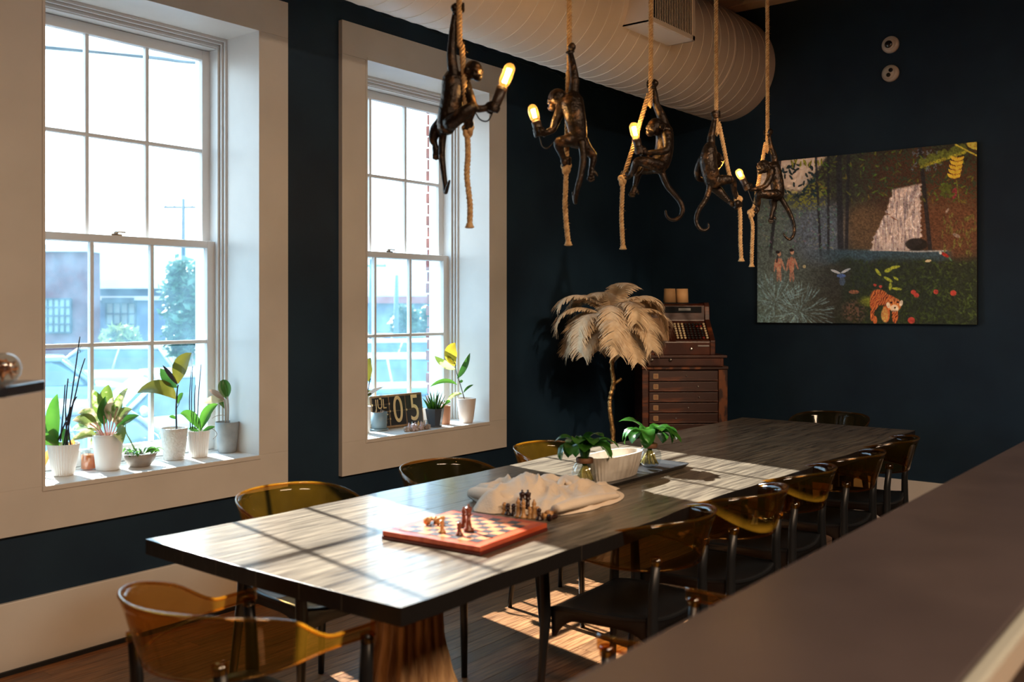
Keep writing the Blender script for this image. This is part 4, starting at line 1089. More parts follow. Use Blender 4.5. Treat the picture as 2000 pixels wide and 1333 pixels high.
# rolled folds and straps
def roll(pts, r, name='fold'):
    P_ = [at_z(u, v, z) - Vector((ccx, ccy, TZ)) for u, v, z in pts]; p_, rr = spline(P_, r, 6)
    f = MB(); f.tube(p_, rr, 14, flat=1.5); return f.build(name, M_cloth, tcl)
roll([(926, 962, TZ + .026), (950, 966, TZ + .035), (985, 972, TZ + .04), (1005, 978, TZ + .03)], [.020, .024, .022, .014])
roll([(1085, 995, TZ + .03), (1120, 984, TZ + .035), (1160, 975, TZ + .03), (1205, 968, TZ + .02)], [.014, .020, .018, .010])
roll([(1092, 952, TZ + .045), (1100, 938, TZ + .05), (1112, 946, TZ + .045)], [.008, .011, .008], 'strap'); roll([(1155, 962, TZ + .015), (1172, 947, TZ + .035), (1180, 960, TZ + .015)], [.009, .012, .009], 'strap')

# tray, bowl, vases
tx, ty = 3.60, 2.235
tr = thing('serving_tray', 'long dark rectangular tray under the bowl and glass vases', 'tray', (tx, ty, TZ), R(0))
def rrect(hx, hy, r, n=6):
    o = []
    for cx_, cy_, a0 in ((hx - r, hy - r, 0), (-hx + r, hy - r, PI / 2), (-hx + r, -hy + r, PI), (hx - r, -hy + r, 1.5 * PI)):
        for i in range(n + 1): a = a0 + PI / 2 * i / n; o.append((cx_ + r * math.cos(a), cy_ + r * math.sin(a)))
    return o
def stack(levels, cap0=True, cap1=True, smooth=False):
    f = MB(); vs = []; fs = []; n = None
    for z, ol_ in levels: vs += [(x, y_, z) for x, y_ in ol_]; n = len(ol_)
    for i in range(len(levels) - 1):
        for k in range(n): k2 = (k + 1) % n; fs.append((i * n + k, i * n + k2, (i + 1) * n + k2, (i + 1) * n + k))
    if cap0: fs.append(tuple(range(n - 1, -1, -1)))
    if cap1: fs.append(tuple((len(levels) - 1) * n + k for k in range(n)))
    return f.add(vs, fs, smooth)
stack([(0, rrect(.40, .095, .03)), (.018, rrect(.425, .112, .035)), (.020, rrect(.425, .112, .035)), (.020, rrect(.419, .106, .03)), (.008, rrect(.40, .092, .03))]).build('tray_body', mat('black_tray', (.02, .022, .026), .3), tr)
bw = thing('boat_bowl', 'white ribbed boat shaped bowl between the two glass vases', 'bowl', (3.535, 2.235, TZ + .009), R(0))
def boat(hx, hy, n=72, rib=0):
    o = []
    for i in range(n):
        a = 2 * PI * i / n; c_, s_ = math.cos(a), math.sin(a)
        x = hx * math.copysign(abs(c_) ** .8, c_); y_ = hy * math.copysign(abs(s_) ** .75, s_)
        k_ = 1 + (rib if i % 2 else 0); o.append((x * k_, y_ * (1 + (rib * 2.0 if i % 2 else 0))))
    return o
stack([(0, boat(.155, .050, rib=-.015)), (.04, boat(.17, .062, rib=-.018)), (.100, boat(.186, .074, rib=-.012)), (.104, boat(.186, .074)), (.104, boat(.178, .066)), (.03, boat(.155, .05)), (.02, boat(.15, .045))]).build('bowl_body', mat('ribbed_white_stoneware', srgb(214, 208, 198), .45, col2=srgb(180, 170, 158), nscale=10), bw)
fl_ = thing('dried_flower', 'small purple dried flower bunch against the white bowl', 'flower', (at_z(1157, 941, TZ + .01).x, at_z(1157, 941, TZ + .01).y, TZ + .010))
r_ = random.Random(4)
for i in range(22):
    d = Vector((r_.gauss(0, 1), r_.gauss(0, .6), abs(r_.gauss(.6, .7)))).normalized()
    f = MB(); b_ = Vector((0, 0, .020)); leafc(f, b_ + d * .006, b_ + d * .02, b_ + d * .034, .016, Vector((r_.random(), r_.random(), 1)), .3, 5); f.build('petal', mat('purple_petal', srgb(70, 38, 72), .6) if i == 0 else bpy.data.materials['purple_petal'], fl_)
def vase(u, v, label, lab, seedv, leaves):
    q = at_z(u, v, TZ + .010); t = thing('glass_vase', label, 'vase', (q.x, q.y, TZ + .010))
    s_ = 1.0
    pr = [(0, .0), (.028, 0), (.040, .008), (.051, .028), (.054, .045), (.050, .064), (.038, .082), (.031, .088)]
    MB().lathe(pr, 32).build('glass_globe', M_clear, t)
    MB().lathe([(.031, .084), (.036, .086), (.036, .104), (.031, .106), (.029, .104), (.029, .086)], 28).build('wooden_collar', mat('collar_wood', srgb(120, 80, 52), .6) if 'collar_wood' not in bpy.data.materials else bpy.data.materials['collar_wood'], t)
    rr = random.Random(seedv); f = MB()
    for i in range(80):
        a = rr.random() * 6.28; r1 = rr.uniform(.008, .042)
        f.tube([(.006 * math.cos(a), .006 * math.sin(a), .078), (r1 * .6 * math.cos(a), r1 * .6 * math.sin(a), .05), (r1 * math.cos(a + .4), r1 * math.sin(a + .4), .012)], .0017, 5)
    f.build('roots', mat('yellow_roots', srgb(196, 180, 96), .6) if 'yellow_roots' not in bpy.data.materials else bpy.data.materials['yellow_roots'], t)
    pl = thing('vase_plant', lab, 'plant', (q.x, q.y, TZ + .075))
    for i in range(leaves):
        a = i * 2.399 + seedv; lv = i / leaves
        el = 1.55 - .6 * lv; d = Vector((math.cos(a) * math.cos(el), math.sin(a) * math.cos(el), math.sin(el)))
        b_ = Vector((math.cos(a) * .006, math.sin(a) * .006, .01)); L = .135 + .045 * rr.random()
        f = MB(); f.leaf(b_ + Vector((math.cos(a) * .012, math.sin(a) * .012, .060)), d, L * .92, .062 + .014 * rr.random(), droop=1.7 + 1.2 * rr.random(), fold=.22, n=10, peak=.6, wave=.16, twist=rr.uniform(-.4, .4))
        f.tube([b_, b_ + Vector((math.cos(a) * .006, math.sin(a) * .006, .03)), b_ + Vector((math.cos(a) * .014, math.sin(a) * .014, .066))], .0045, 6)
        f.build('leaf', M_leafv, pl)
M_leafv = mat('glossy_green_leaf', (.018, .085, .012), .24, trans=.26, col2=(.05, .18, .02), nscale=9)
vase(1142, 944, 'round glass vase with wooden collar and roots, nearer one beside apron', 'dark leafy green plant growing from the nearer glass vase', 1, 17)
vase(1269, 911, 'round glass vase with wooden collar and roots, farther one past bowl', 'bright sunlit leafy plant growing from the farther glass vase', 4, 17)
# ------------------------------------------------------------------ feather palm lamp
fx, fy = at_d(1196, 640, 6.5).xy
pal = thing('feather_palm_lamp', 'tall palm floor lamp with cream ostrich feathers on gold branch trunk', 'lamp', (fx, fy, 0))
def pq(u, v, d=0): return at_d(u, v, 6.5 + d) - Vector((fx, fy, 0))
zc = pq(1199, 628).z
tp = [Vector((0, 0, .03)), Vector((.005, 0, .35)), pq(1197, 850), pq(1191, 800), pq(1192, 775), pq(1198, 748), pq(1195, 720), pq(1197, 690), pq(1199, 660), pq(1200, 632)]
p_, rr = spline(tp, [.020, .018, .016, .015, .0145, .016, .014, .0135, .013, .013], 8)
rr = [r * (1 + .14 * math.sin(i * 1.9) + .08 * math.sin(i * 4.1)) for i, r in enumerate(rr)]
f = MB(); f.tube(p_, rr, 12); f.build('trunk', M_gold, pal)
f = MB(); a, r2 = spline([pq(1197, 752), pq(1204, 747), pq(1214, 740)], [.012, .011, .010], 5); f.tube(a, r2, 10); f.build('branch_stub', M_gold, pal)
MB().lathe([(.0, 0), (.15, 0), (.15, .02), (.14, .03), (.03, .035), (0, .035)], 32).build('base', M_gold, pal)
M_fea = mat('ostrich_feather', srgb(244, 224, 192), .9, trans=.2, col2=srgb(226, 200, 162), nscale=30, sheen=.4)
def feather(az, el, L, droop, seed, wid=.10):
    rr = random.Random(seed); f = MB(); n = 46
    d = Vector((math.cos(az) * math.cos(el), math.sin(az) * math.cos(el), math.sin(el))); p = Vector((0, 0, zc)) + d * .015
    ax = Vector((-math.sin(az), math.cos(az), 0)); pts = [p.copy()]; dirs = [d.copy()]
    tw = rr.uniform(-.5, .5)
    for i in range(n):
        t = i / n; d = Quaternion(ax, droop / n * (.25 + 1.9 * t ** 1.3)) @ d; d = Quaternion(Vector((0, 0, 1)), tw / n) @ d; p = p + d * L / n; pts.append(p.copy()); dirs.append(d.copy())
    f.tube(pts[::3], [.0026 * (1 - i / 17) + .0007 for i in range(len(pts[::3]))], 5)
    vs = []; fs = []
    for i in range(4, n + 1):
        for sub in range(2):
            t = (i + sub * .5) / n
            if t > 1: continue
            p = pts[i]; d = dirs[i]; sd = ax - d * ax.dot(d); sd.normalize(); nr = sd.cross(d)
            wl = wid * (.40 + .60 * math.sin(PI * min(1, t ** .8) * .62)) * (1 if t < .8 else 1 - (t - .8) * 1.2) * rr.uniform(.8, 1.15)
            for s_ in (-1, 1):
                c = p + d * (rr.random() * L / n); dr = (sd * s_ + d * .55).normalized(); w0 = L / n * .62; o = len(vs)
                m = 5; dirb = dr.copy(); q = c.copy(); jt = rr.uniform(-.3, .3)
                for k in range(m + 1):
                    ww = w0 * (1 - .75 * (k / m) ** 2)
                    vs += [q - d * ww, q + d * ww]
                    dirb = (dirb + Vector((0, 0, -1)) * (.10 + .20 * k / m) + nr * (-.04) + d * .06 * jt + Vector((rr.uniform(-.08, .08), rr.uniform(-.08, .08), 0))).normalized(); q = q + dirb * wl / m
                for k in range(m): fs.append((o + k * 2, o + k * 2 + 1, o + k * 2 + 3, o + k * 2 + 2))
    f.add(vs, fs, True)
    return f.build('feather', M_fea, pal)
k = 0
for tier, (cnt, el, L, dr, w_) in enumerate(((6, 74, .34, 1.9, .10), (7, 52, .42, 2.3, .125), (8, 30, .44, 2.3, .125), (8, 6, .42, 1.7, .12), (7, -20, .36, .9, .10))):
    for i in range(cnt):
        k += 1; az = 2 * PI * (i + .5 * (tier % 2)) / cnt + .35 * tier + .15 * math.sin(k * 3.3)
        feather(az, R(el + 7 * math.sin(k * 1.7)), L * (1 + .10 * math.sin(k * 2.9)), dr * (1 + .15 * math.sin(k * 4.7)), k, w_)
# one raised feather on the right
feather(math.atan2(RT.y, RT.x) + .2, R(56), .46, 2.2, 77, .085)

# ------------------------------------------------------------------ flat file cabinet, cash register, canisters
crz = YAW - PI / 2 + R(2)
CD = 7.0
cc = at_d(1336, 700, CD); cx_, cy_ = cc.x + FW.x * .20, cc.y + FW.y * .20
M_mah = mat('worn_mahogany', srgb(62, 28, 16), .42, col2=srgb(128, 66, 30), nscale=3.5, stretch=(1, 1, 6), bump=.12, bscale=14, lo=.52, hi=.72)
M_mah2 = mat('worn_drawer_wood', srgb(54, 24, 14), .40, col2=srgb(112, 58, 26), nscale=3, stretch=(1, 1, 7), bump=.1, lo=.55, hi=.75)
M_edge = mat('chipped_edge_wood', srgb(120, 68, 34), .6, col2=srgb(52, 24, 14), nscale=16, stretch=(1, 1, .4), lo=.46, hi=.54)
ck = CD / F
cab = thing('flat_file_cabinet', 'worn mahogany flat file cabinet with many shallow drawers in the corner', 'cabinet', (cx_, cy_, 0), crz)
hw = 84 * ck; ZT = H - 116 * ck; ZT = round(ZT, 3); hd = .20
# local frame: +x to viewer's right, -y toward viewer
MB().box((-hw + .01, -hd + .02, .03), (hw - .01, hd, ZT - .022)).build('carcass', M_mah, cab)
MB().box((-hw - .004, -hd - .012, ZT - .022), (hw + .004, hd, ZT)).build('cabinet_top', M_edge, cab, bev=.004)
MB().box((-hw, -hd, .03), (-hw + .045, -hd + .02, ZT - .023)).build('stile', M_mah, cab, bev=.003)
MB().box((hw - .065, -hd, .03), (hw, -hd + .02, ZT - .023)).build('stile', M_edge, cab, bev=.003)
MB().box((-hw, -hd - .003, 0), (hw, hd, .03)).build('plinth', M_mah, cab)
dh = 20.6 * ck; z = ZT - .032; nd = 0
while z - dh > .03:
    d = sempty('drawer'); del d['kind']; d.parent = cab; d.location = (-.010, -hd + .012, z - dh / 2)
    x0, x1 = -hw + .05 + .01, hw - .07 + .01
    MB().box((x0, -.012, -dh / 2 + .006), (x1, .008, dh / 2 - .004)).build('drawer_front', M_mah2, d, bev=.003)
    MB().box((x0, -.018, -dh / 2 + .004), (x1, -.010, -dh / 2 + .012)).build('bead', M_mah, d, bev=.002)
    f = MB(); s_ = .018; cxp = x0 + .048
    f.box((cxp - s_, -.016, -s_), (cxp + s_, -.0125, -s_ + .005)).box((cxp - s_, -.016, s_ - .005), (cxp + s_, -.0125, s_)).box((cxp - s_, -.016, -s_), (cxp - s_ + .005, -.0125, s_)).box((cxp + s_ - .005, -.016, -s_), (cxp + s_, -.0125, s_))
    f.build('label_holder', mat('tarnished_brass', (.42, .28, .15), .5, metal=.4) if nd == 0 else bpy.data.materials['tarnished_brass'], d)
    MB().box((cxp - s_ + .005, -.0135, -s_ + .005), (cxp + s_ - .005, -.0122, s_ - .005)).build('label_card', M_paperc if nd else None, d)
    if nd == 0: M_paperc = mat('aged_label_paper', srgb(150, 112, 82), .8); d.children[-1].data.materials.append(M_paperc) if d.children[-1].name.startswith('label_card') else None
    MB().ell((.02 + .1 * math.sin(nd), -.016, 0), .006, 8).build('knob', M_steel, d)
    z -= dh; nd += 1
for o in bpy.data.objects:
    if o.name.startswith('label_card') and not o.data.materials: o.data.materials.append(M_paperc)
# cash register
rc = at_d(1326, 716, CD + .17)
reg = thing('cash_register', 'antique dark wooden cash register with round keys on the cabinet', 'cash register', (rc.x, rc.y, ZT), crz)
M_reg = mat('register_wood', srgb(60, 28, 18), .35, col2=srgb(98, 50, 28), nscale=5, bump=.1, bscale=20, lo=.5, hi=.75)
K = (CD + .05) / F
def zz(v): return (716 - v) * K
MB().box((-72 * K, -.20, 0), (76 * K, .19, zz(699))).build('drawer_base', M_reg, reg, bev=.004)
MB().box((-76 * K, -.215, zz(699)), (82 * K, .19, zz(694))).build('ledge', M_mah, reg, bev=.003)
MB().box((-70 * K, -.207, .008), (70 * K, -.201, zz(701))).build('cash_drawer', M_reg, reg, bev=.002)
for x in (-64, -28):
    MB().lathe([(.0, 0), (.011, 0), (.008, .006), (.013, .014), (.010, .020), (0, .022)], 16, (x * K, -.205, .05), axis=Vector((0, -1, 0))).build('knob', M_steel, reg)
# body side profile (y,z) extruded in x
pf = [(-.185, zz(694)), (-.190, zz(668)), (-.165, zz(664)), (-.030, zz(634)), (-.015, zz(628)), (-.010, zz(598)), (.015, zz(594)), (.17, zz(594)), (.18, zz(694))]
def prism(f, prof, x0, x1, sm=False):
    n = len(prof); vs = [(x0, a, b) for a, b in prof] + [(x1, a, b) for a, b in prof]
    return f.add(vs, [tuple(range(n)), tuple(range(2 * n - 1, n - 1, -1))] + [(i, n + i, n + (i + 1) % n, (i + 1) % n) for i in range(n)])
prism(MB(), pf, -58 * K, 58 * K).build('body', M_reg, reg, bev=.006)
pf2 = [(-.195, zz(694)), (-.200, zz(666)), (-.03, zz(626)), (-.018, zz(600)), (.0, zz(592)), (.175, zz(592)), (.185, zz(694))]
prism(MB(), pf2, -66 * K, -58 * K).build('side_panel', M_mah, reg, bev=.005); prism(MB(), pf2, 50 * K, 60 * K).build('side_panel', M_mah, reg, bev=.005)
MB().box((-50 * K, -.022, zz(612)), (44 * K, -.008, zz(600))).build('display_window', mat('dark_glass', (.02, .02, .02), .1), reg, bev=.002)
MB().box((-2 * K, -.025, zz(608)), (22 * K, -.021, zz(603))).build('flag', M_potg, reg)
M_keyw = mat('ivory_key', srgb(206, 188, 150), .4); M_keyk = mat('black_key', (.015, .015, .016), .3); M_keyr = mat('red_key', srgb(120, 34, 26), .4)
kn = Vector((0, -.98, .5)).normalized(); km = {}
for nm_, m_ in (('w', M_keyw), ('k', M_keyk), ('r', M_keyr)):
    me = MB().lathe([(.0, 0), (.003, 0), (.003, .010), (.0085, .011), (.0088, .016), (0, .017)], 10, axis=kn).mesh('key'); me.materials.append(m_); km[nm_] = me
MB().box((-16 * K, -.001, 0), (50 * K, .001, .001)).build('key_rail', M_steel, reg, loc=(0, -.185, zz(667)))
for j in range(7):
    t_ = j / 6; yk = -.168 + .120 * t_; zk = zz(662) + (zz(636) - zz(662)) * t_
    for i in range(9):
        x = (-12 + i * 7.2) * K
        ty_ = 'w' if i in (0, 1, 2, 8) else ('r' if (i == 7 and j in (0, 5)) or (i == 6 and j == 5) else 'k')
        if i == 7 and j == 4: ty_ = 'w'
        o = bpy.data.objects.new('key', km[ty_]); C.objects.link(o); o.parent = reg; o.location = (x, yk, zk)
MB().lathe([(.008, 0), (.012, .003), (.007, .006), (0, .006)], 14, (14 * K, -.188, zz(682)), axis=Vector((0, -1, 0))).build('lock', M_steel, reg)
MB().box((26 * K, -.196, zz(677)), (48 * K, -.188, zz(675))).build('name_strip', M_steel, reg)
# card leaning on the register
sg = at_d(1290, 666, CD - .10)
t = thing('paper_sheet', 'cream paper sheet leaning on the register behind the feathers', 'paper', (sg.x, sg.y, sg.z), crz)
MB().box((-.075, -.001, 0), (.062, .001, .165), Matrix.Rotation(R(-12), 4, 'X')).build('sheet', mat('aged_paper', srgb(150, 118, 86), .8), t)
MB().box((-.075, -.01, -.004), (.062, .012, 0)).build('easel_ledge', M_mah, t)
# canisters
for u, wdt, l_ in ((1308, 24, 'left one of two cream paper canisters on top of the register'), (1332, 25, 'right one of two cream paper canisters on top of the register')):
    q = at_d(u, 594, CD + .24 + (.06 if u > 1320 else 0)); t = thing('paper_canister', l_, 'canister', (q.x, q.y, ZT + zz(592)), crz, 'canisters on the register')
    r0 = wdt / 2 * K; hh = zz(564) - zz(592)
    MB().lathe([(r0 * 1.04, 0), (r0 * .94, hh), (r0 * .90, hh), (r0 * .88, hh - .006), (0, hh - .006)], 28).build('canister_body', mat('cream_paper', srgb(226, 180, 128), .7) if 'cream_paper' not in bpy.data.materials else bpy.data.materials['cream_paper'], t)

# ------------------------------------------------------------------ jungle painting (flat picture: vertex colours on a canvas)
px0 = 3.128; px1 = 1.574; pz0, pz1 = 1.382, 2.602
pt = thing('jungle_painting', 'large unframed canvas of a jungle with waterfall and tiger on back wall', 'painting', (BX, (px0 + px1) / 2, pz0))
PWd = px0 - px1; PH = pz1 - pz0
MB().box((-.036, -PWd / 2, 0), (-.002, PWd / 2, PH)).build('canvas_stretcher', M_dark, pt)
NX, NY = 400, 314
S, Rr = np.meshgrid(np.linspace(0, 1, NX), np.linspace(0, 1, NY))
zL, zR = dep(Vector((BX, px0, 0))), dep(Vector((BX, px1, 0)))
T = S / zL / (S / zL + (1 - S) / zR) if False else S * zR * 0 + 0
# screen u for world fraction s : depth z = zL+(zR-zL)s ; u from projection
yw = px0 - S * PWd; dpt = (BX - .037) * FW.x + yw * FW.y; U = CU + F * ((BX - .037) * RT.x + yw * RT.y) / dpt
V = 324 + Rr * 0; vt = 325 - (U - 1479) * (48 / 429); V = vt + Rr * (633 - vt)
rs = np.random.RandomState(5)
def vnoise(x, y, sc_, seed=0):
    g = np.random.RandomState(seed).rand(260, 260); x = x * sc_ + 300 * 0; y = y * sc_
    xi = np.floor(x).astype(int) % 259; yi = np.floor(y).astype(int) % 259; fx_ = x - np.floor(x); fy_ = y - np.floor(y)
    fx_ = fx_ * fx_ * (3 - 2 * fx_); fy_ = fy_ * fy_ * (3 - 2 * fy_)
    return (g[yi, xi] * (1 - fx_) + g[yi, xi + 1] * fx_) * (1 - fy_) + (g[yi + 1, xi] * (1 - fx_) + g[yi + 1, xi + 1] * fx_) * fy_
X, Y = U - 1479, V - 270
col = np.zeros((NY, NX, 3))
def sst(a, b, x): t = np.clip((x - a) / (b - a), 0, 1); return t * t * (3 - 2 * t)
def paint(mask, c, k=1.0):
    m = np.clip(mask * k, 0, 1)[..., None]; global col; col = col * (1 - m) + np.array(c) / 255 * m
def ellm(cu, cv, a, b, ang=0, soft=.25):
    dx, dy = U - cu, V - cv; c, s = math.cos(ang), math.sin(ang); q = ((dx * c + dy * s) / a) ** 2 + ((-dx * s + dy * c) / b) ** 2
    return 1 - sst(1 - soft, 1 + soft, q)
col[:] = np.array((44, 44, 38)) / 255
nz1 = vnoise(X, Y, .045, 1); nz2 = vnoise(X, Y, .16, 2); nz3 = vnoise(X, Y, .35, 3); nz4 = vnoise(X, Y, .8, 4)
paint(sst(1640, 1520, U) * sst(330, 430, V), (88, 104, 104), .85)
paint(ellm(1600, 455, 55, 60, 0, .8), (82, 94, 112), .9)
paint(sst(1560, 1500, U + nz1 * 60) * sst(500, 600, V), (92, 124, 130), .8)
paint(sst(1660, 1740, U) * sst(560, 380, V), (72, 48, 34), .9)
paint(ellm(1850, 440, 75, 75, 0, .8), (92, 58, 38), .9); paint(ellm(1690, 450, 45, 50, 0, .9), (98, 76, 52), .8)
paint(sst(330, 270, V - 30 + nz1 * 60) * sst(1600, 1680, U), (34, 36, 32), .9)
for k_, (c_, th_) in enumerate((((70, 78, 44), .55), ((36, 44, 34), .52))): paint(sst(th_, th_ + .15, nz3) * sst(420, 360, V), c_, .8)
paint(ellm(1575, 385, 45, 28, 0, .6) * sst(.4, .6, nz3), (104, 108, 44), .9); paint(sst(.62, .74, nz3) * sst(380, 330, V) * sst(1640, 1560, U), (150, 148, 40), .8)
# pale sky with dark leaves, top left
sky_ = sst(1616, 1600, U + (V - 318) * .7) * sst(394, 374, V + nz2 * 10); paint(sky_, (196, 182, 172))
for i in range(46):
    cu_ = 1526 + rs.rand() * 70; cv_ = 326 + rs.rand() * 62
    paint(ellm(cu_, cv_, 5.2, 2.3, rs.rand() * 3), (24, 42, 48), .95)
for i in range(16): paint(ellm(1545 + rs.rand() * 60, 318 + rs.rand() * 10, 1.6, 6, rs.rand() - .5), (120, 124, 44))
# trunks
for u_, w_, a_ in ((1640, 7, .02), (1655, 4, -.02), (1598, 3, .05), (1515, 4, -.1), (1618, 3, 0), (1808, 5, .1)):
    paint((1 - sst(w_ * .6, w_, np.abs(U - u_ - (V - 400) * a_))) * sst(520, 480, V), (30, 30, 36), .85)
for i in range(110):
    u_ = 1600 + rs.rand() * 300; v_ = 288 + rs.rand() * 110
    paint(ellm(u_, v_, 4 + rs.rand() * 3, 1.6, rs.rand() * 3), (62 + rs.rand() * 50, 74 + rs.rand() * 44, 34), .7)
for i in range(50): paint(ellm(1780 + rs.rand() * 60, 295 + rs.rand() * 40, 3, 1, rs.rand() * 3), (96, 104, 122), .7)
# water pool
paint(sst(487, 493, V) * sst(528, 512, V + nz2 * 10) * sst(1560, 1660, U) * sst(1868, 1840, U), (50, 72, 86), .95)
paint((1 - sst(.8, 2.2, np.abs(V - 491 - np.sin(U * .05)))) * sst(1690, 1710, U) * sst(1858, 1840, U), (180, 178, 180), .7)
# jungle floor foliage
fm = sst(505, 525, V + nz1 * 16) * sst(1640, 1690, U + nz1 * 40); paint(fm, (34, 42, 30), .95)
for i in range(620):
    u_ = 1660 + rs.rand() * 245; v_ = 510 + rs.rand() * 122; w_ = 3 + 4 * (v_ - 500) / 130
    b_ = .6 + .8 * rs.rand() * (u_ - 1600) / 300; paint(ellm(u_, v_, w_, 1.5, rs.rand() * 3), (52 * b_, 66 * b_, 30 * b_), .75)
for i in range(60):
    u_ = 1840 + rs.rand() * 66; v_ = 420 + rs.rand() * 80; paint(ellm(u_, v_, 5, 1.5, 1.2 + rs.rand()), (98, 104, 48), .6)
# agave rosettes, lower left
for i in range(340):
    a_ = rs.rand() * 6.28; r0 = 10 + rs.rand() * 55; cu_, cv_ = (1512, 592) if i % 2 else (1560, 612); q = (cu_ + math.cos(a_) * r0, cv_ + math.sin(a_) * r0 * .8)
    b_ = .7 + .5 * rs.rand(); paint(ellm(q[0], q[1], 9, 1.1, a_), (112 * b_, 142 * b_, 152 * b_), .55)
for i in range(200): paint(ellm(1485 + rs.rand() * 150, 400 + rs.rand() * 90, 3, 1.2, rs.rand() * 3), (70 + rs.rand() * 60, 92 + rs.rand() * 50, 86 + rs.rand() * 40), .5)
paint(ellm(1668, 610, 22, 22, 0, .9) * sst(.1, .8, nz3), (112, 74, 64), .6); paint(ellm(1700, 590, 20, 10, 0, .8), (120, 128, 36), .7); paint(ellm(1668, 572, 10, 4), (150, 92, 70), .7)
# waterfall
uL = 1743 - sst(368, 505, V) * 44 + 1.6 * (vnoise(X * 0 + 5, Y, .2, 31) - .5) * 4; uR = 1799 - sst(470, 500, V) * 28 + (vnoise(X * 0 + 9, Y, .25, 33) - .5) * 7
wf = sst(-2, 2, U - uL) * sst(2, -2, U - uR) * sst(366, 372, V + (U - 1760) * .22) * sst(493, 489, V); paint(wf, (200, 182, 176))
st_ = vnoise(X, Y * .12, .5, 9); paint(wf * sst(.42, .7, st_), (118, 108, 116), .75); paint(wf * sst(470, 490, V) * sst(.4, .6, nz3), (100, 96, 104), .6); paint(wf * sst(.6, .8, vnoise(X, Y * .1, .9, 12)), (226, 214, 208), .6)
paint(ellm(1790, 478, 22, 12), (24, 20, 18), .9)
paint(ellm(1745, 428, 8, 1.6, .5) + ellm(1734, 420, 5, 1.4, .2), (120, 84, 70), .8)
# bananas and big leaves at the upper right
for i in range(12): paint(ellm(1800 + i * 7.5, 318 - i * 2.6 + 4 * math.sin(i * 2), 6, 9, .6 * math.sin(i)), (88, 98, 40), .85); paint(ellm(1802 + i * 7.5, 326 - i * 2.6, 3, 6, .9), (150, 148, 48), .75)
paint((1 - sst(1, 2.5, np.abs(V - (284 + (U - 1868) * .50)))) * sst(1862, 1868, U), (170, 158, 60)); paint(ellm(1903, 284, 16, 8, .3), (176, 160, 66), .9)
for r0 in range(5):
    for k_ in range(8): paint(ellm(1870 - r0 * 1.6 + (k_ - 3.5) * 3.0, 312 + r0 * 8.5 + abs(k_ - 3.5) * .8 * (-1), 1.5, 4.4, (k_ - 3.5) * .12), (214, 176, 56), .95)
paint((1 - sst(.6, 1.6, np.abs(U - 1868 - (V - 350) * .12))) * sst(350, 354, V) * sst(400, 392, V), (92, 96, 40)); paint(ellm(1864, 378, 5, 11, .2), (120, 44, 52), .95)
for i in range(14): paint(ellm(1838 + rs.rand() * 22, 362 + rs.rand() * 20, 8, 3, rs.rand() * 3), (70, 80, 30), .8)
# people, birds, macaw, flowers, banana plant
for cu_, hv, sc_, cl_ in ((1521, 500, 1.0, (176, 128, 108)), (1546, 496, 1.1, (168, 118, 98))):
    paint(ellm(cu_, hv + 22 * sc_, 5 * sc_, 14 * sc_), cl_); paint(ellm(cu_ - 7 * sc_, hv + 22 * sc_, 1.8, 13, .15), cl_, .9); paint(ellm(cu_ + 8 * sc_, hv + 20 * sc_, 1.8, 13, -.35), cl_, .9)
    paint(ellm(cu_ - 2, hv + 42 * sc_, 2.4, 12, .05), cl_, .7); paint(ellm(cu_ + 3, hv + 42 * sc_, 2.4, 12, -.05), cl_, .7); paint(ellm(cu_ + 1, hv, 3.6, 4.8), (190, 146, 124)); paint(ellm(cu_ + (-2 if cu_ < 1530 else 0), hv - 3.5, 4.2, 3.2), (36, 28, 28))
paint(ellm(1518, 510, 2, 8, .2), (44, 34, 34), .8)
paint(ellm(1632, 533, 10, 2.2, .35) + ellm(1652, 531, 10, 2.2, -.45), (176, 190, 206)); paint(ellm(1643, 541, 9, 4), (64, 88, 140), .95); paint(ellm(1645, 552, 6, 8), (66, 84, 120), .7)
paint(ellm(1571, 524, 3, 3.5), (186, 176, 140), .9)
paint(ellm(1846, 498, 9, 3.2, .5), (156, 40, 30), .98); paint(ellm(1837, 494, 2.6, 3), (232, 226, 216)); paint(ellm(1856, 506, 6, 1.4, .9), (70, 110, 80), .9); paint(ellm(1813, 510, 6, 2.4, -.2), (206, 190, 150))
for u_, v_, r0 in ((1784, 571, 5), (1790, 577, 5), (1828, 570, 5), (1862, 572, 6), (1780, 626, 7), (1709, 558, 3), (1720, 561, 3)): paint(ellm(u_, v_, r0, r0 * .9), (176, 62, 52), .95)
for q in ((1715, 533, 9, 3, .9), (1735, 529, 8, 4, -.4), (1748, 523, 10, 3, -.2), (1735, 547, 10, 3, .5), (1750, 545, 6, 2.4, .6), (1739, 560, 3, 8, .1), (1752, 565, 10, 2.6, .1)): paint(ellm(*q), (148, 158, 50), .9)
paint(ellm(1865, 378, 0.1, .1), (0, 0, 0), 0); paint(ellm(1850, 412, 6, 2.2, -1.0), (150, 140, 130), .8); paint(ellm(1868, 460, 8, 3.5, .4), (128, 122, 118), .7)
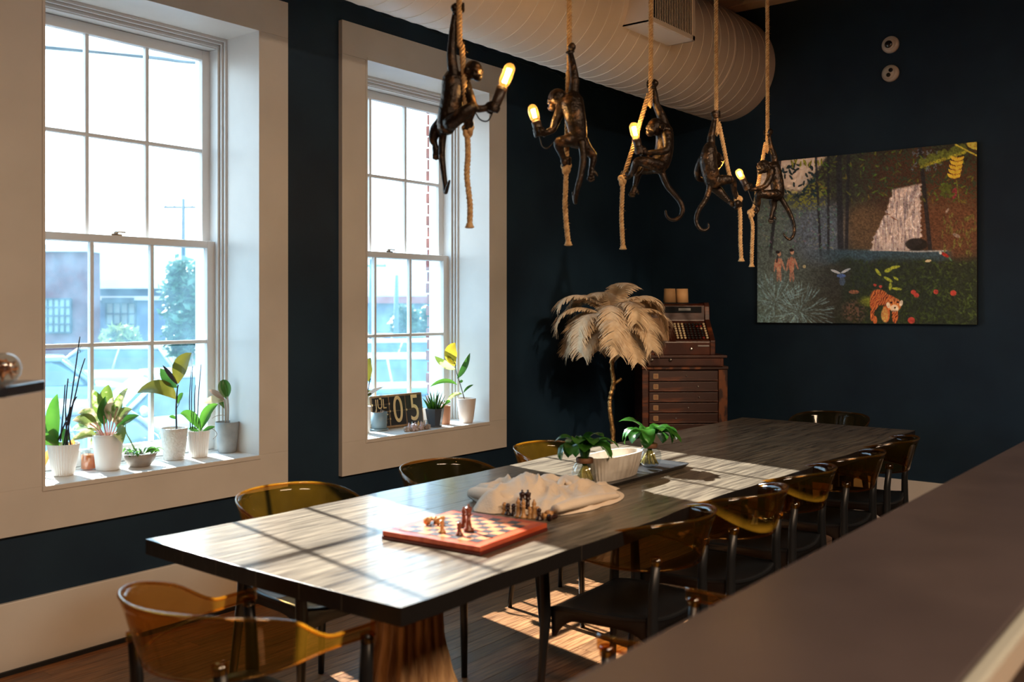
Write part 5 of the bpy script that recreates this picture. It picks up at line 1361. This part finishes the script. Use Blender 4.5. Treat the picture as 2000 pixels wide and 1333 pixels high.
# tiger
og = (196, 104, 54)
for q in ((1718, 582, 18, 15, .35), (1708, 592, 9, 15, .1), (1736, 588, 16, 11, .25), (1704, 612, 3.6, 16, .08), (1709, 626, 4, 8, 0), (1731, 612, 7, 18, .0), (1748, 616, 6, 16, 0)): paint(ellm(*q), og)
paint(ellm(1728, 616, 7, 14), (190, 150, 84), .8)
stp = np.sin((U * .9 + V * .45 + 4 * nz2) * 1.5); bodym = np.clip(ellm(1718, 582, 18, 15, .35) + ellm(1708, 592, 9, 15) + ellm(1736, 590, 15, 12) + ellm(1705, 612, 3.6, 16) + ellm(1748, 616, 6, 16), 0, 1)
paint(bodym * sst(.25, .6, stp), (36, 20, 18), .9)
paint(ellm(1747, 596, 13, 13), (200, 120, 66)); paint(ellm(1747, 603, 8, 7), (224, 200, 172)); paint(ellm(1735, 597, 3.5, 6, -.3) + ellm(1760, 593, 3.2, 6, .3), (226, 212, 192), .9)
paint(ellm(1741, 592, 2.2, 1.8) + ellm(1754, 591, 2.2, 1.8) + ellm(1748, 602, 2.4, 1.8), (26, 18, 18)); paint(ellm(1747, 596, 12, 12) * sst(.5, .8, np.sin(np.abs(U - 1747) * 1.4 + V * .3)) * sst(598, 592, V), (40, 22, 20), .7)
paint((1 - sst(.4, 1.2, np.abs(V - 608.5 + .06 * np.abs(U - 1747)))) * sst(6, 4, np.abs(U - 1747)), (60, 30, 28), .9)
col *= (.62 + .42 * nz4[..., None] + .40 * nz3[..., None]); col = np.clip(col, 0, 1)
lin = np.where(col <= .04045, col / 12.92, ((col + .055) / 1.055) ** 2.4) * 2.9
vsn = np.stack([np.full(S.size, -.0375), (PWd / 2 - S * PWd).ravel(), (PH * (1 - Rr)).ravel()], 1)
ii, jj = np.meshgrid(np.arange(NX - 1), np.arange(NY - 1)); a0 = (jj * NX + ii).ravel()
fsn = np.stack([a0, a0 + NX, a0 + NX + 1, a0 + 1], 1)
me = bpy.data.meshes.new('painted_canvas'); me.vertices.add(len(vsn)); me.vertices.foreach_set('co', vsn.ravel())
me.loops.add(fsn.size); me.loops.foreach_set('vertex_index', fsn.ravel().astype(np.int32)); me.polygons.add(len(fsn)); me.polygons.foreach_set('loop_start', np.arange(0, fsn.size, 4, dtype=np.int32)); me.update(calc_edges=True)
ca = me.color_attributes.new('paint', 'FLOAT_COLOR', 'POINT'); ca.data.foreach_set('color', np.concatenate([lin.reshape(-1, 3), np.ones((S.size, 1))], 1).ravel().astype(np.float32))
mp_ = mat('oil_paint', (.1, .1, .1), .38, bump=.12, bscale=160); t_ = NT(mp_); at_ = t_.new('ShaderNodeAttribute'); at_.attribute_name = 'paint'; t_.link(at_.outputs['Color'], t_.n['Principled BSDF'].inputs['Base Color'])
me.materials.append(mp_); o = bpy.data.objects.new('painted_canvas', me); C.objects.link(o); o.parent = pt
# ------------------------------------------------------------------ outside
GZ = -.95
M_asph = mat('asphalt', (.07, .075, .08), .8, col2=(.10, .10, .105), nscale=.6)
gr = MB().box((-40, WY + WT + .02, GZ - .1), (260, 320, GZ)).build('parking_lot', M_asph); gr['kind'] = 'structure'
def gp(u, d): p = at_d(u, 600, d); return Vector((p.x, p.y, GZ))
M_glassd = mat('car_window_glass', (.05, .09, .12), .08, coat=1)
M_tyre = mat('tyre_rubber', (.02, .02, .02), .8); M_rim = mat('wheel_rim', (.5, .5, .52), .3, metal=1); M_hl = mat('headlamp', (.8, .82, .85), .15, coat=1); M_tail = mat('tail_lamp', (.5, .03, .02), .3)
def car(u, d, head, colr, label, suv=0, L=4.5, Wd=1.78, Hc=1.45):
    g = gp(u, d); t = thing('car', label, 'car', g, head, 'cars parked outside the windows')
    m_ = mat('car_paint', colr, .25, coat=1); hL = L / 2; hW = Wd / 2; b0 = .30; bl = .82 if not suv else .95
    # longitudinal stations: x, z of shoulder, z of roof (or hood), half width low, half width top
    st = [(-hL, .62, .66), (-hL + .12, bl - .12, bl - .02), (-hL + .9, bl, bl + .08), (hL - 1.5, bl - .02, bl + .06), (hL - .35, bl - .14, bl - .06), (hL, .55, .60)]
    f = MB(); vs = []; fs = []
    for x, zs, zt in st:
        e = .10 if abs(x) > hL - .05 else 0
        for y_, z_ in ((-hW + .06 + e, b0), (-hW + e, b0 + .18), (-hW + e, zs - .04), (-hW + .08 + e, zt), (0, zt + .03), (hW - .08 - e, zt), (hW - e, zs - .04), (hW - e, b0 + .18), (hW - .06 - e, b0)): vs.append((x, y_, z_))
    n = 9
    for i in range(len(st) - 1):
        for k in range(n): k2 = (k + 1) % n; fs.append((i * n + k, (i + 1) * n + k, (i + 1) * n + k2, i * n + k2))
    fs.append(tuple(range(n))); fs.append(tuple((len(st) - 1) * n + k for k in range(n - 1, -1, -1))); f.add(vs, fs, True); f.build('body', m_, t, sub=1)
    # cabin (glass) and roof
    xr0, xr1 = (-hL + .25, hL - 1.75) if suv else (-hL + .75, hL - 1.75); x0, x1 = (-hL + .06, hL - 1.15) if suv else (-hL + .25, hL - 1.05)
    f = MB(); gvs = []
    for z_, a, b, w_ in ((bl, x0, x1, hW - .08), ((bl + Hc) / 2, (x0 + xr0) / 2, (x1 + xr1) / 2 + .03, hW - .16), (Hc - .07, xr0, xr1, hW - .27)):
        gvs.append((z_, [(a, -w_ * .94), (a + .2, -w_), (b - .25, -w_), (b, -w_ * .85), (b + .04, 0), (b, w_ * .85), (b - .25, w_), (a + .2, w_), (a, w_ * .94), (a - .03, 0)]))
    stack(gvs).build('windows', M_glassd, t)
    w_ = hW - .25
    rf = [(Hc - .10, [(xr0 - .05, -w_), (xr0 + .25, -w_ - .02), (xr1 - .2, -w_ - .02), (xr1 + .06, -w_), (xr1 + .10, 0), (xr1 + .06, w_), (xr1 - .2, w_ + .02), (xr0 + .25, w_ + .02), (xr0 - .05, w_), (xr0 - .08, 0)])]
    rf.append((Hc - .02, [(x * .97 + .03 * (xr0 + xr1) / 2, y_ * .93) for x, y_ in rf[0][1]])); rf.append((Hc, [(x * .8 + .2 * (xr0 + xr1) / 2, y_ * .7) for x, y_ in rf[0][1]]))
    stack(rf, smooth=True).build('roof', m_, t)
    for s_ in (-1, 1):
        f = MB()
        for xa, xb in ((x1 - .05, xr1), (x0 + .05, xr0), ((x0 + x1) / 2, (xr0 + xr1) / 2)): f.tube([(xa, s_ * (hW - .085), bl), (xb, s_ * (hW - .27), Hc - .08)], .035, 6)
        f.build('pillar', m_, t)
        MB().ell((x1 - .35, s_ * (hW + .10), bl + .10), (.07, .12, .08), 8).build('mirror', m_, t)
        for x in (-hL + .85, hL - .88):
            wobj = MB().lathe([(.0, 0), (.30, 0), (.33, .03), (.33, .19), (.30, .22), (0, .22)], 20, (x, s_ * (hW - .0) - (.21 if s_ > 0 else .01), .33), axis=Vector((0, 1, 0))).build('wheel', M_tyre, t)
            MB().lathe([(0, 0), (.20, 0), (.18, .02), (0, .03)], 16, (x, s_ * (hW + .012), .33), axis=Vector((0, s_, 0))).build('wheel_rim', M_rim, wobj)
        MB().ell((hL - .10, s_ * (hW - .28), .66), (.13, .22, .09), 10).build('headlight', M_hl, t); MB().ell((-hL + .06, s_ * (hW - .25), .74), (.08, .20, .09), 10).build('taillight', M_tail, t)
    return t
# headings: angle of the car's nose in world; RT is screen-right
aR = math.atan2(RT.y, RT.x)
car(345, 15.5, aR + PI + R(35), (.66, .70, .76), 'white hatchback nose left, seen through lower middle panes of first window', 0, 4.3, 1.78, 1.46)
car(60, 19.0, aR + R(25), (.16, .26, .34), 'blue grey estate car at the left in the first window', 1, 4.6, 1.85, 1.50)
car(215, 26.0, aR + PI, (.6, .62, .66), 'pale sedan behind the white hatchback, first window', 0, 4.6, 1.8, 1.44)
car(105, 11.2, aR + R(70), (.34, .42, .50), 'light silver car nearest the first window, behind the orchid', 0, 4.3, 1.75, 1.36)
car(800, 21.5, aR + R(8), (.75, .76, .78), 'white sedan in profile seen through the second window', 0, 4.5, 1.8, 1.42)
car(790, 13.2, aR + R(20), (.05, .13, .27), 'blue car roof nearest the second window, behind the calendar', 0, 4.5, 1.8, 1.40)
car(730, 30, aR + PI + R(20), (.68, .70, .72), 'small white car farther off, left in the second window', 1)
car(850, 36, aR + R(30), (.30, .36, .44), 'dark car farther off, right in the second window', 1)
# wooded ridge, distance haze put into its blue colour
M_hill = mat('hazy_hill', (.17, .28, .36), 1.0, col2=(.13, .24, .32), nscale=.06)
def ridge(name, D, v0, amp, seed, u0=-900, u1=1500, m_=M_hill, thick=50):
    n = 140; vs = []; fs = []
    for i in range(n + 1):
        u = u0 + (u1 - u0) * i / n; v = v0 - amp * (mn.noise(Vector((i * .06, seed, 0))) + .25 * mn.noise(Vector((i * .5, seed, 3))))
        p = at_d(u, v, D); q = at_d(u, v, D + thick); g0 = at_d(u, v, D - 25)
        vs += [(g0.x, g0.y, GZ), (p.x, p.y, p.z), (q.x, q.y, GZ)]
    for i in range(n):
        for k in range(2): a = i * 3 + k; fs.append((a, a + 3, a + 4, a + 1))
    o = MB().add(vs, fs, True).build(name, m_); o['kind'] = 'structure'; return o
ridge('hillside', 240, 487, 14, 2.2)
# brick warehouse, left
def building(name, label, u0, u1, d, vtop, m_, depth=1.0, parts=None):
    a, b = gp(u0, d), gp(u1, d); t = thing(name, label, 'building', (a + b) / 2, math.atan2((b - a).y, (b - a).x)); w_ = (b - a).length; h = (600 - vtop) / F * d + H - GZ
    MB().box((-w_ / 2, 0, 0), (w_ / 2, depth, h)).build('wall', m_, t)
    return t, w_, h
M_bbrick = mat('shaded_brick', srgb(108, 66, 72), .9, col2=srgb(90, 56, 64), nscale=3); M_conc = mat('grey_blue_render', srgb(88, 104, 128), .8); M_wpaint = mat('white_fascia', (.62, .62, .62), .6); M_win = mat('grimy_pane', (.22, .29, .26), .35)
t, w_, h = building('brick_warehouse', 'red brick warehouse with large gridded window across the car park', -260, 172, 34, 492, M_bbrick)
MB().box((-w_ / 2 - .1, -.15, h), (w_ / 2 + .1, 1.05, h + .25)).build('parapet', M_wpaint, t)
k = 34 / F; ox_ = lambda u: (u - (-260 + 172) / 2) * k
def gridwin(t, x0, x1, z0, z1, nx, nz):
    wf_ = sempty('window'); del wf_['kind']; wf_.parent = t; MBx = MB(); g = .05
    for i in range(nx + 1): x = x0 + (x1 - x0) * i / nx; MBx.box((x - g / 2, -.12, z0), (x + g / 2, -.02, z1))
    for i in range(nz + 1): z_ = z0 + (z1 - z0) * i / nz; MBx.box((x0, -.12, z_ - g / 2), (x1, -.02, z_ + g / 2))
    MBx.build('window_frame', M_dark2, wf_)
    for i in range(nx):
        for j in range(nz): MB().box((x0 + (x1 - x0) * i / nx + g / 2, -.07, z0 + (z1 - z0) * j / nz + g / 2), (x0 + (x1 - x0) * (i + 1) / nx - g / 2, -.05, z0 + (z1 - z0) * (j + 1) / nz - g / 2)).build('pane', M_win, wf_)
M_dark2 = mat('dark_frame_paint', (.035, .05, .065), .6)
zz_ = lambda v: (600 - v) * k + H - GZ
gridwin(t, ox_(84), ox_(140), zz_(650), zz_(584), 5, 4); gridwin(t, ox_(-60), ox_(0), zz_(650), zz_(584), 5, 4)
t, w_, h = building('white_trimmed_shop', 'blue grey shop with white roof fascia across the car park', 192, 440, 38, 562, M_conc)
k = 38 / F; ox2 = lambda u: (u - (192 + 440) / 2) * k
MB().box((-w_ / 2 - .3, -.7, h - .05), (w_ / 2, 1.2, h + .30)).build('fascia', M_wpaint, t); MB().box((-w_ / 2, -.3, h - .50), (w_ / 2, -.05, h - .34)).build('trim_board', M_wpaint, t)
zz_ = lambda v: (600 - v) * k + H - GZ
MB().box((ox2(206), -.35, zz_(592)), (ox2(268), -.02, zz_(582))).build('awning', M_dark2, t); gridwin(t, ox2(209), ox2(266), zz_(634), zz_(592), 4, 2)
# low sheds and overpass for the second window
t, w_, h = building('long_low_shed', 'long pale shed with red roof edge beyond the second window', 560, 900, 95, 593, mat('pale_shed_wall', (.20, .27, .34), .8))
MB().box((-w_ / 2 - .3, -1, h), (w_ / 2, 1, h + .7)).build('red_roof', mat('red_roof_edge', (.30, .09, .08), .7), t)
# poles and wires
M_pole = mat('weathered_pole', (.10, .15, .18), .8)
def pole(u, d, vt, label, arms=1):
    g = gp(u, d); t = thing('utility_pole', label, 'pole', g, 0, 'utility poles'); h = (600 - vt) / F * d + H - GZ
    MB().tube([(0, 0, 0), (0, 0, h)], [.15, .10], 10).build('post', M_pole, t)
    for i in range(arms):
        MB().cbox((0, 0, h - .5 - i * .9), (2.2, .12, .12), Matrix.Rotation(aR, 4, 'Z')).build('crossarm', M_pole, t)
        for s_ in (-1, -.5, .5, 1): MB().lathe([(.05, 0), (.07, .08), (.03, .16), (0, .17)], 8, Vector((s_, 0, h - .44 - i * .9)) if False else (RT.x * s_, RT.y * s_, h - .44 - i * .9)).build('insulator', M_wpaint, t)
pole(358, 55, 388, 'utility pole with crossarm seen in the first window'); pole(724, 70, 506, 'utility pole at left in the second window', 1); pole(774, 50, 538, 'utility pole in the middle pane of the second window', 0)
wp = thing('overhead_cable', 'sagging overhead cable crossing the upper panes of the first window', 'cable', at_d(-300, 70, 40))
L0 = wp.location.copy(); f = MB()
for s_ in (0, .12, .2): 
    p_, r2 = spline([at_d(-300, 60, 40) - L0, at_d(81, 93 - s_ * 10, 40) - L0, at_d(300, 112 + s_ * 8, 40) - L0, at_d(420, 125, 40) - L0, at_d(900, 150, 42) - L0], [.075] * 5, 8); f.tube(p_, r2, 6)
f.build('cable_bundle', M_pole, wp)
# trees and hedges: real leaf clumps
def foliage(n, rx, ry, rz, seed, size, base=0):
    rs_ = np.random.RandomState(seed); f = MB()
    clumps = [(rs_.uniform(-1, 1, 3)) for _ in range(26)]; vs = []; fs = []
    for i in range(n):
        c_ = clumps[i % 26]; p = c_ * .72 + rs_.normal(0, .20, 3)
        if np.linalg.norm(p) > 1.15: p = p / np.linalg.norm(p)
        p = Vector((p[0] * rx, p[1] * ry, p[2] * rz + rz + base)); a = Vector(rs_.normal(0, 1, 3)).normalized(); b = a.orthogonal().normalized(); s_ = size * rs_.uniform(.6, 1.3); o = len(vs)
        vs += [p - a * s_, p + b * s_ * .45, p + a * s_, p - b * s_ * .45]; fs.append((o, o + 1, o + 2, o + 3))
    return f.add(vs, fs)
M_leaft = mat('tree_leaf', (.03, .09, .05), .5, trans=.25, col2=(.07, .15, .07), nscale=1.5)
M_hedge = mat('hedge_leaf', (.13, .19, .03), .6, trans=.3, col2=(.22, .24, .06), nscale=1.2)
def tree(u, d, vt, wpx, label, seed, trunk=1.1, m_=M_leaft, nm='tree', cat='tree', n=5200):
    g = gp(u, d); t = thing(nm, label, cat, g, 0, 'trees outside' if nm == 'tree' else 'hedges outside'); h = (600 - vt) / F * d + H - GZ; rx = wpx / 2 / F * d
    if trunk:
        f = MB(); f.tube([(0, 0, 0), (.1, 0, trunk * 1.3), (0, 0, h * .7)], [.14, .11, .05], 8)
        for i in range(5): a = i * 1.3; f.tube([(.05, 0, trunk), (math.cos(a) * rx * .5, math.sin(a) * rx * .5, h * .7)], [.06, .02], 6)
        f.build('trunk', M_trunk, t)
    foliage(n, rx, rx, (h - trunk) / 2, seed, .10 * d / 20, trunk).build('foliage', m_, t)
tree(365, 24, 505, 110, 'leafy flowering tree in right panes of the first window', 3)
tree(236, 30, 636, 84, 'clipped yellow green hedge before the shop, first window', 4, 0, M_hedge, 'hedge', 'hedge', 3500)
tree(790, 60, 598, 46, 'round dark tree in the middle panes of second window', 5, .6); tree(835, 66, 600, 40, 'round dark tree in the right panes of second window', 6, .6); tree(850, 75, 604, 60, 'distant bushy tree near right edge of second window', 7, .6)
tree(415, 22, 600, 70, 'dark shrub right of the flowering tree, first window', 8, .3, M_leaft)
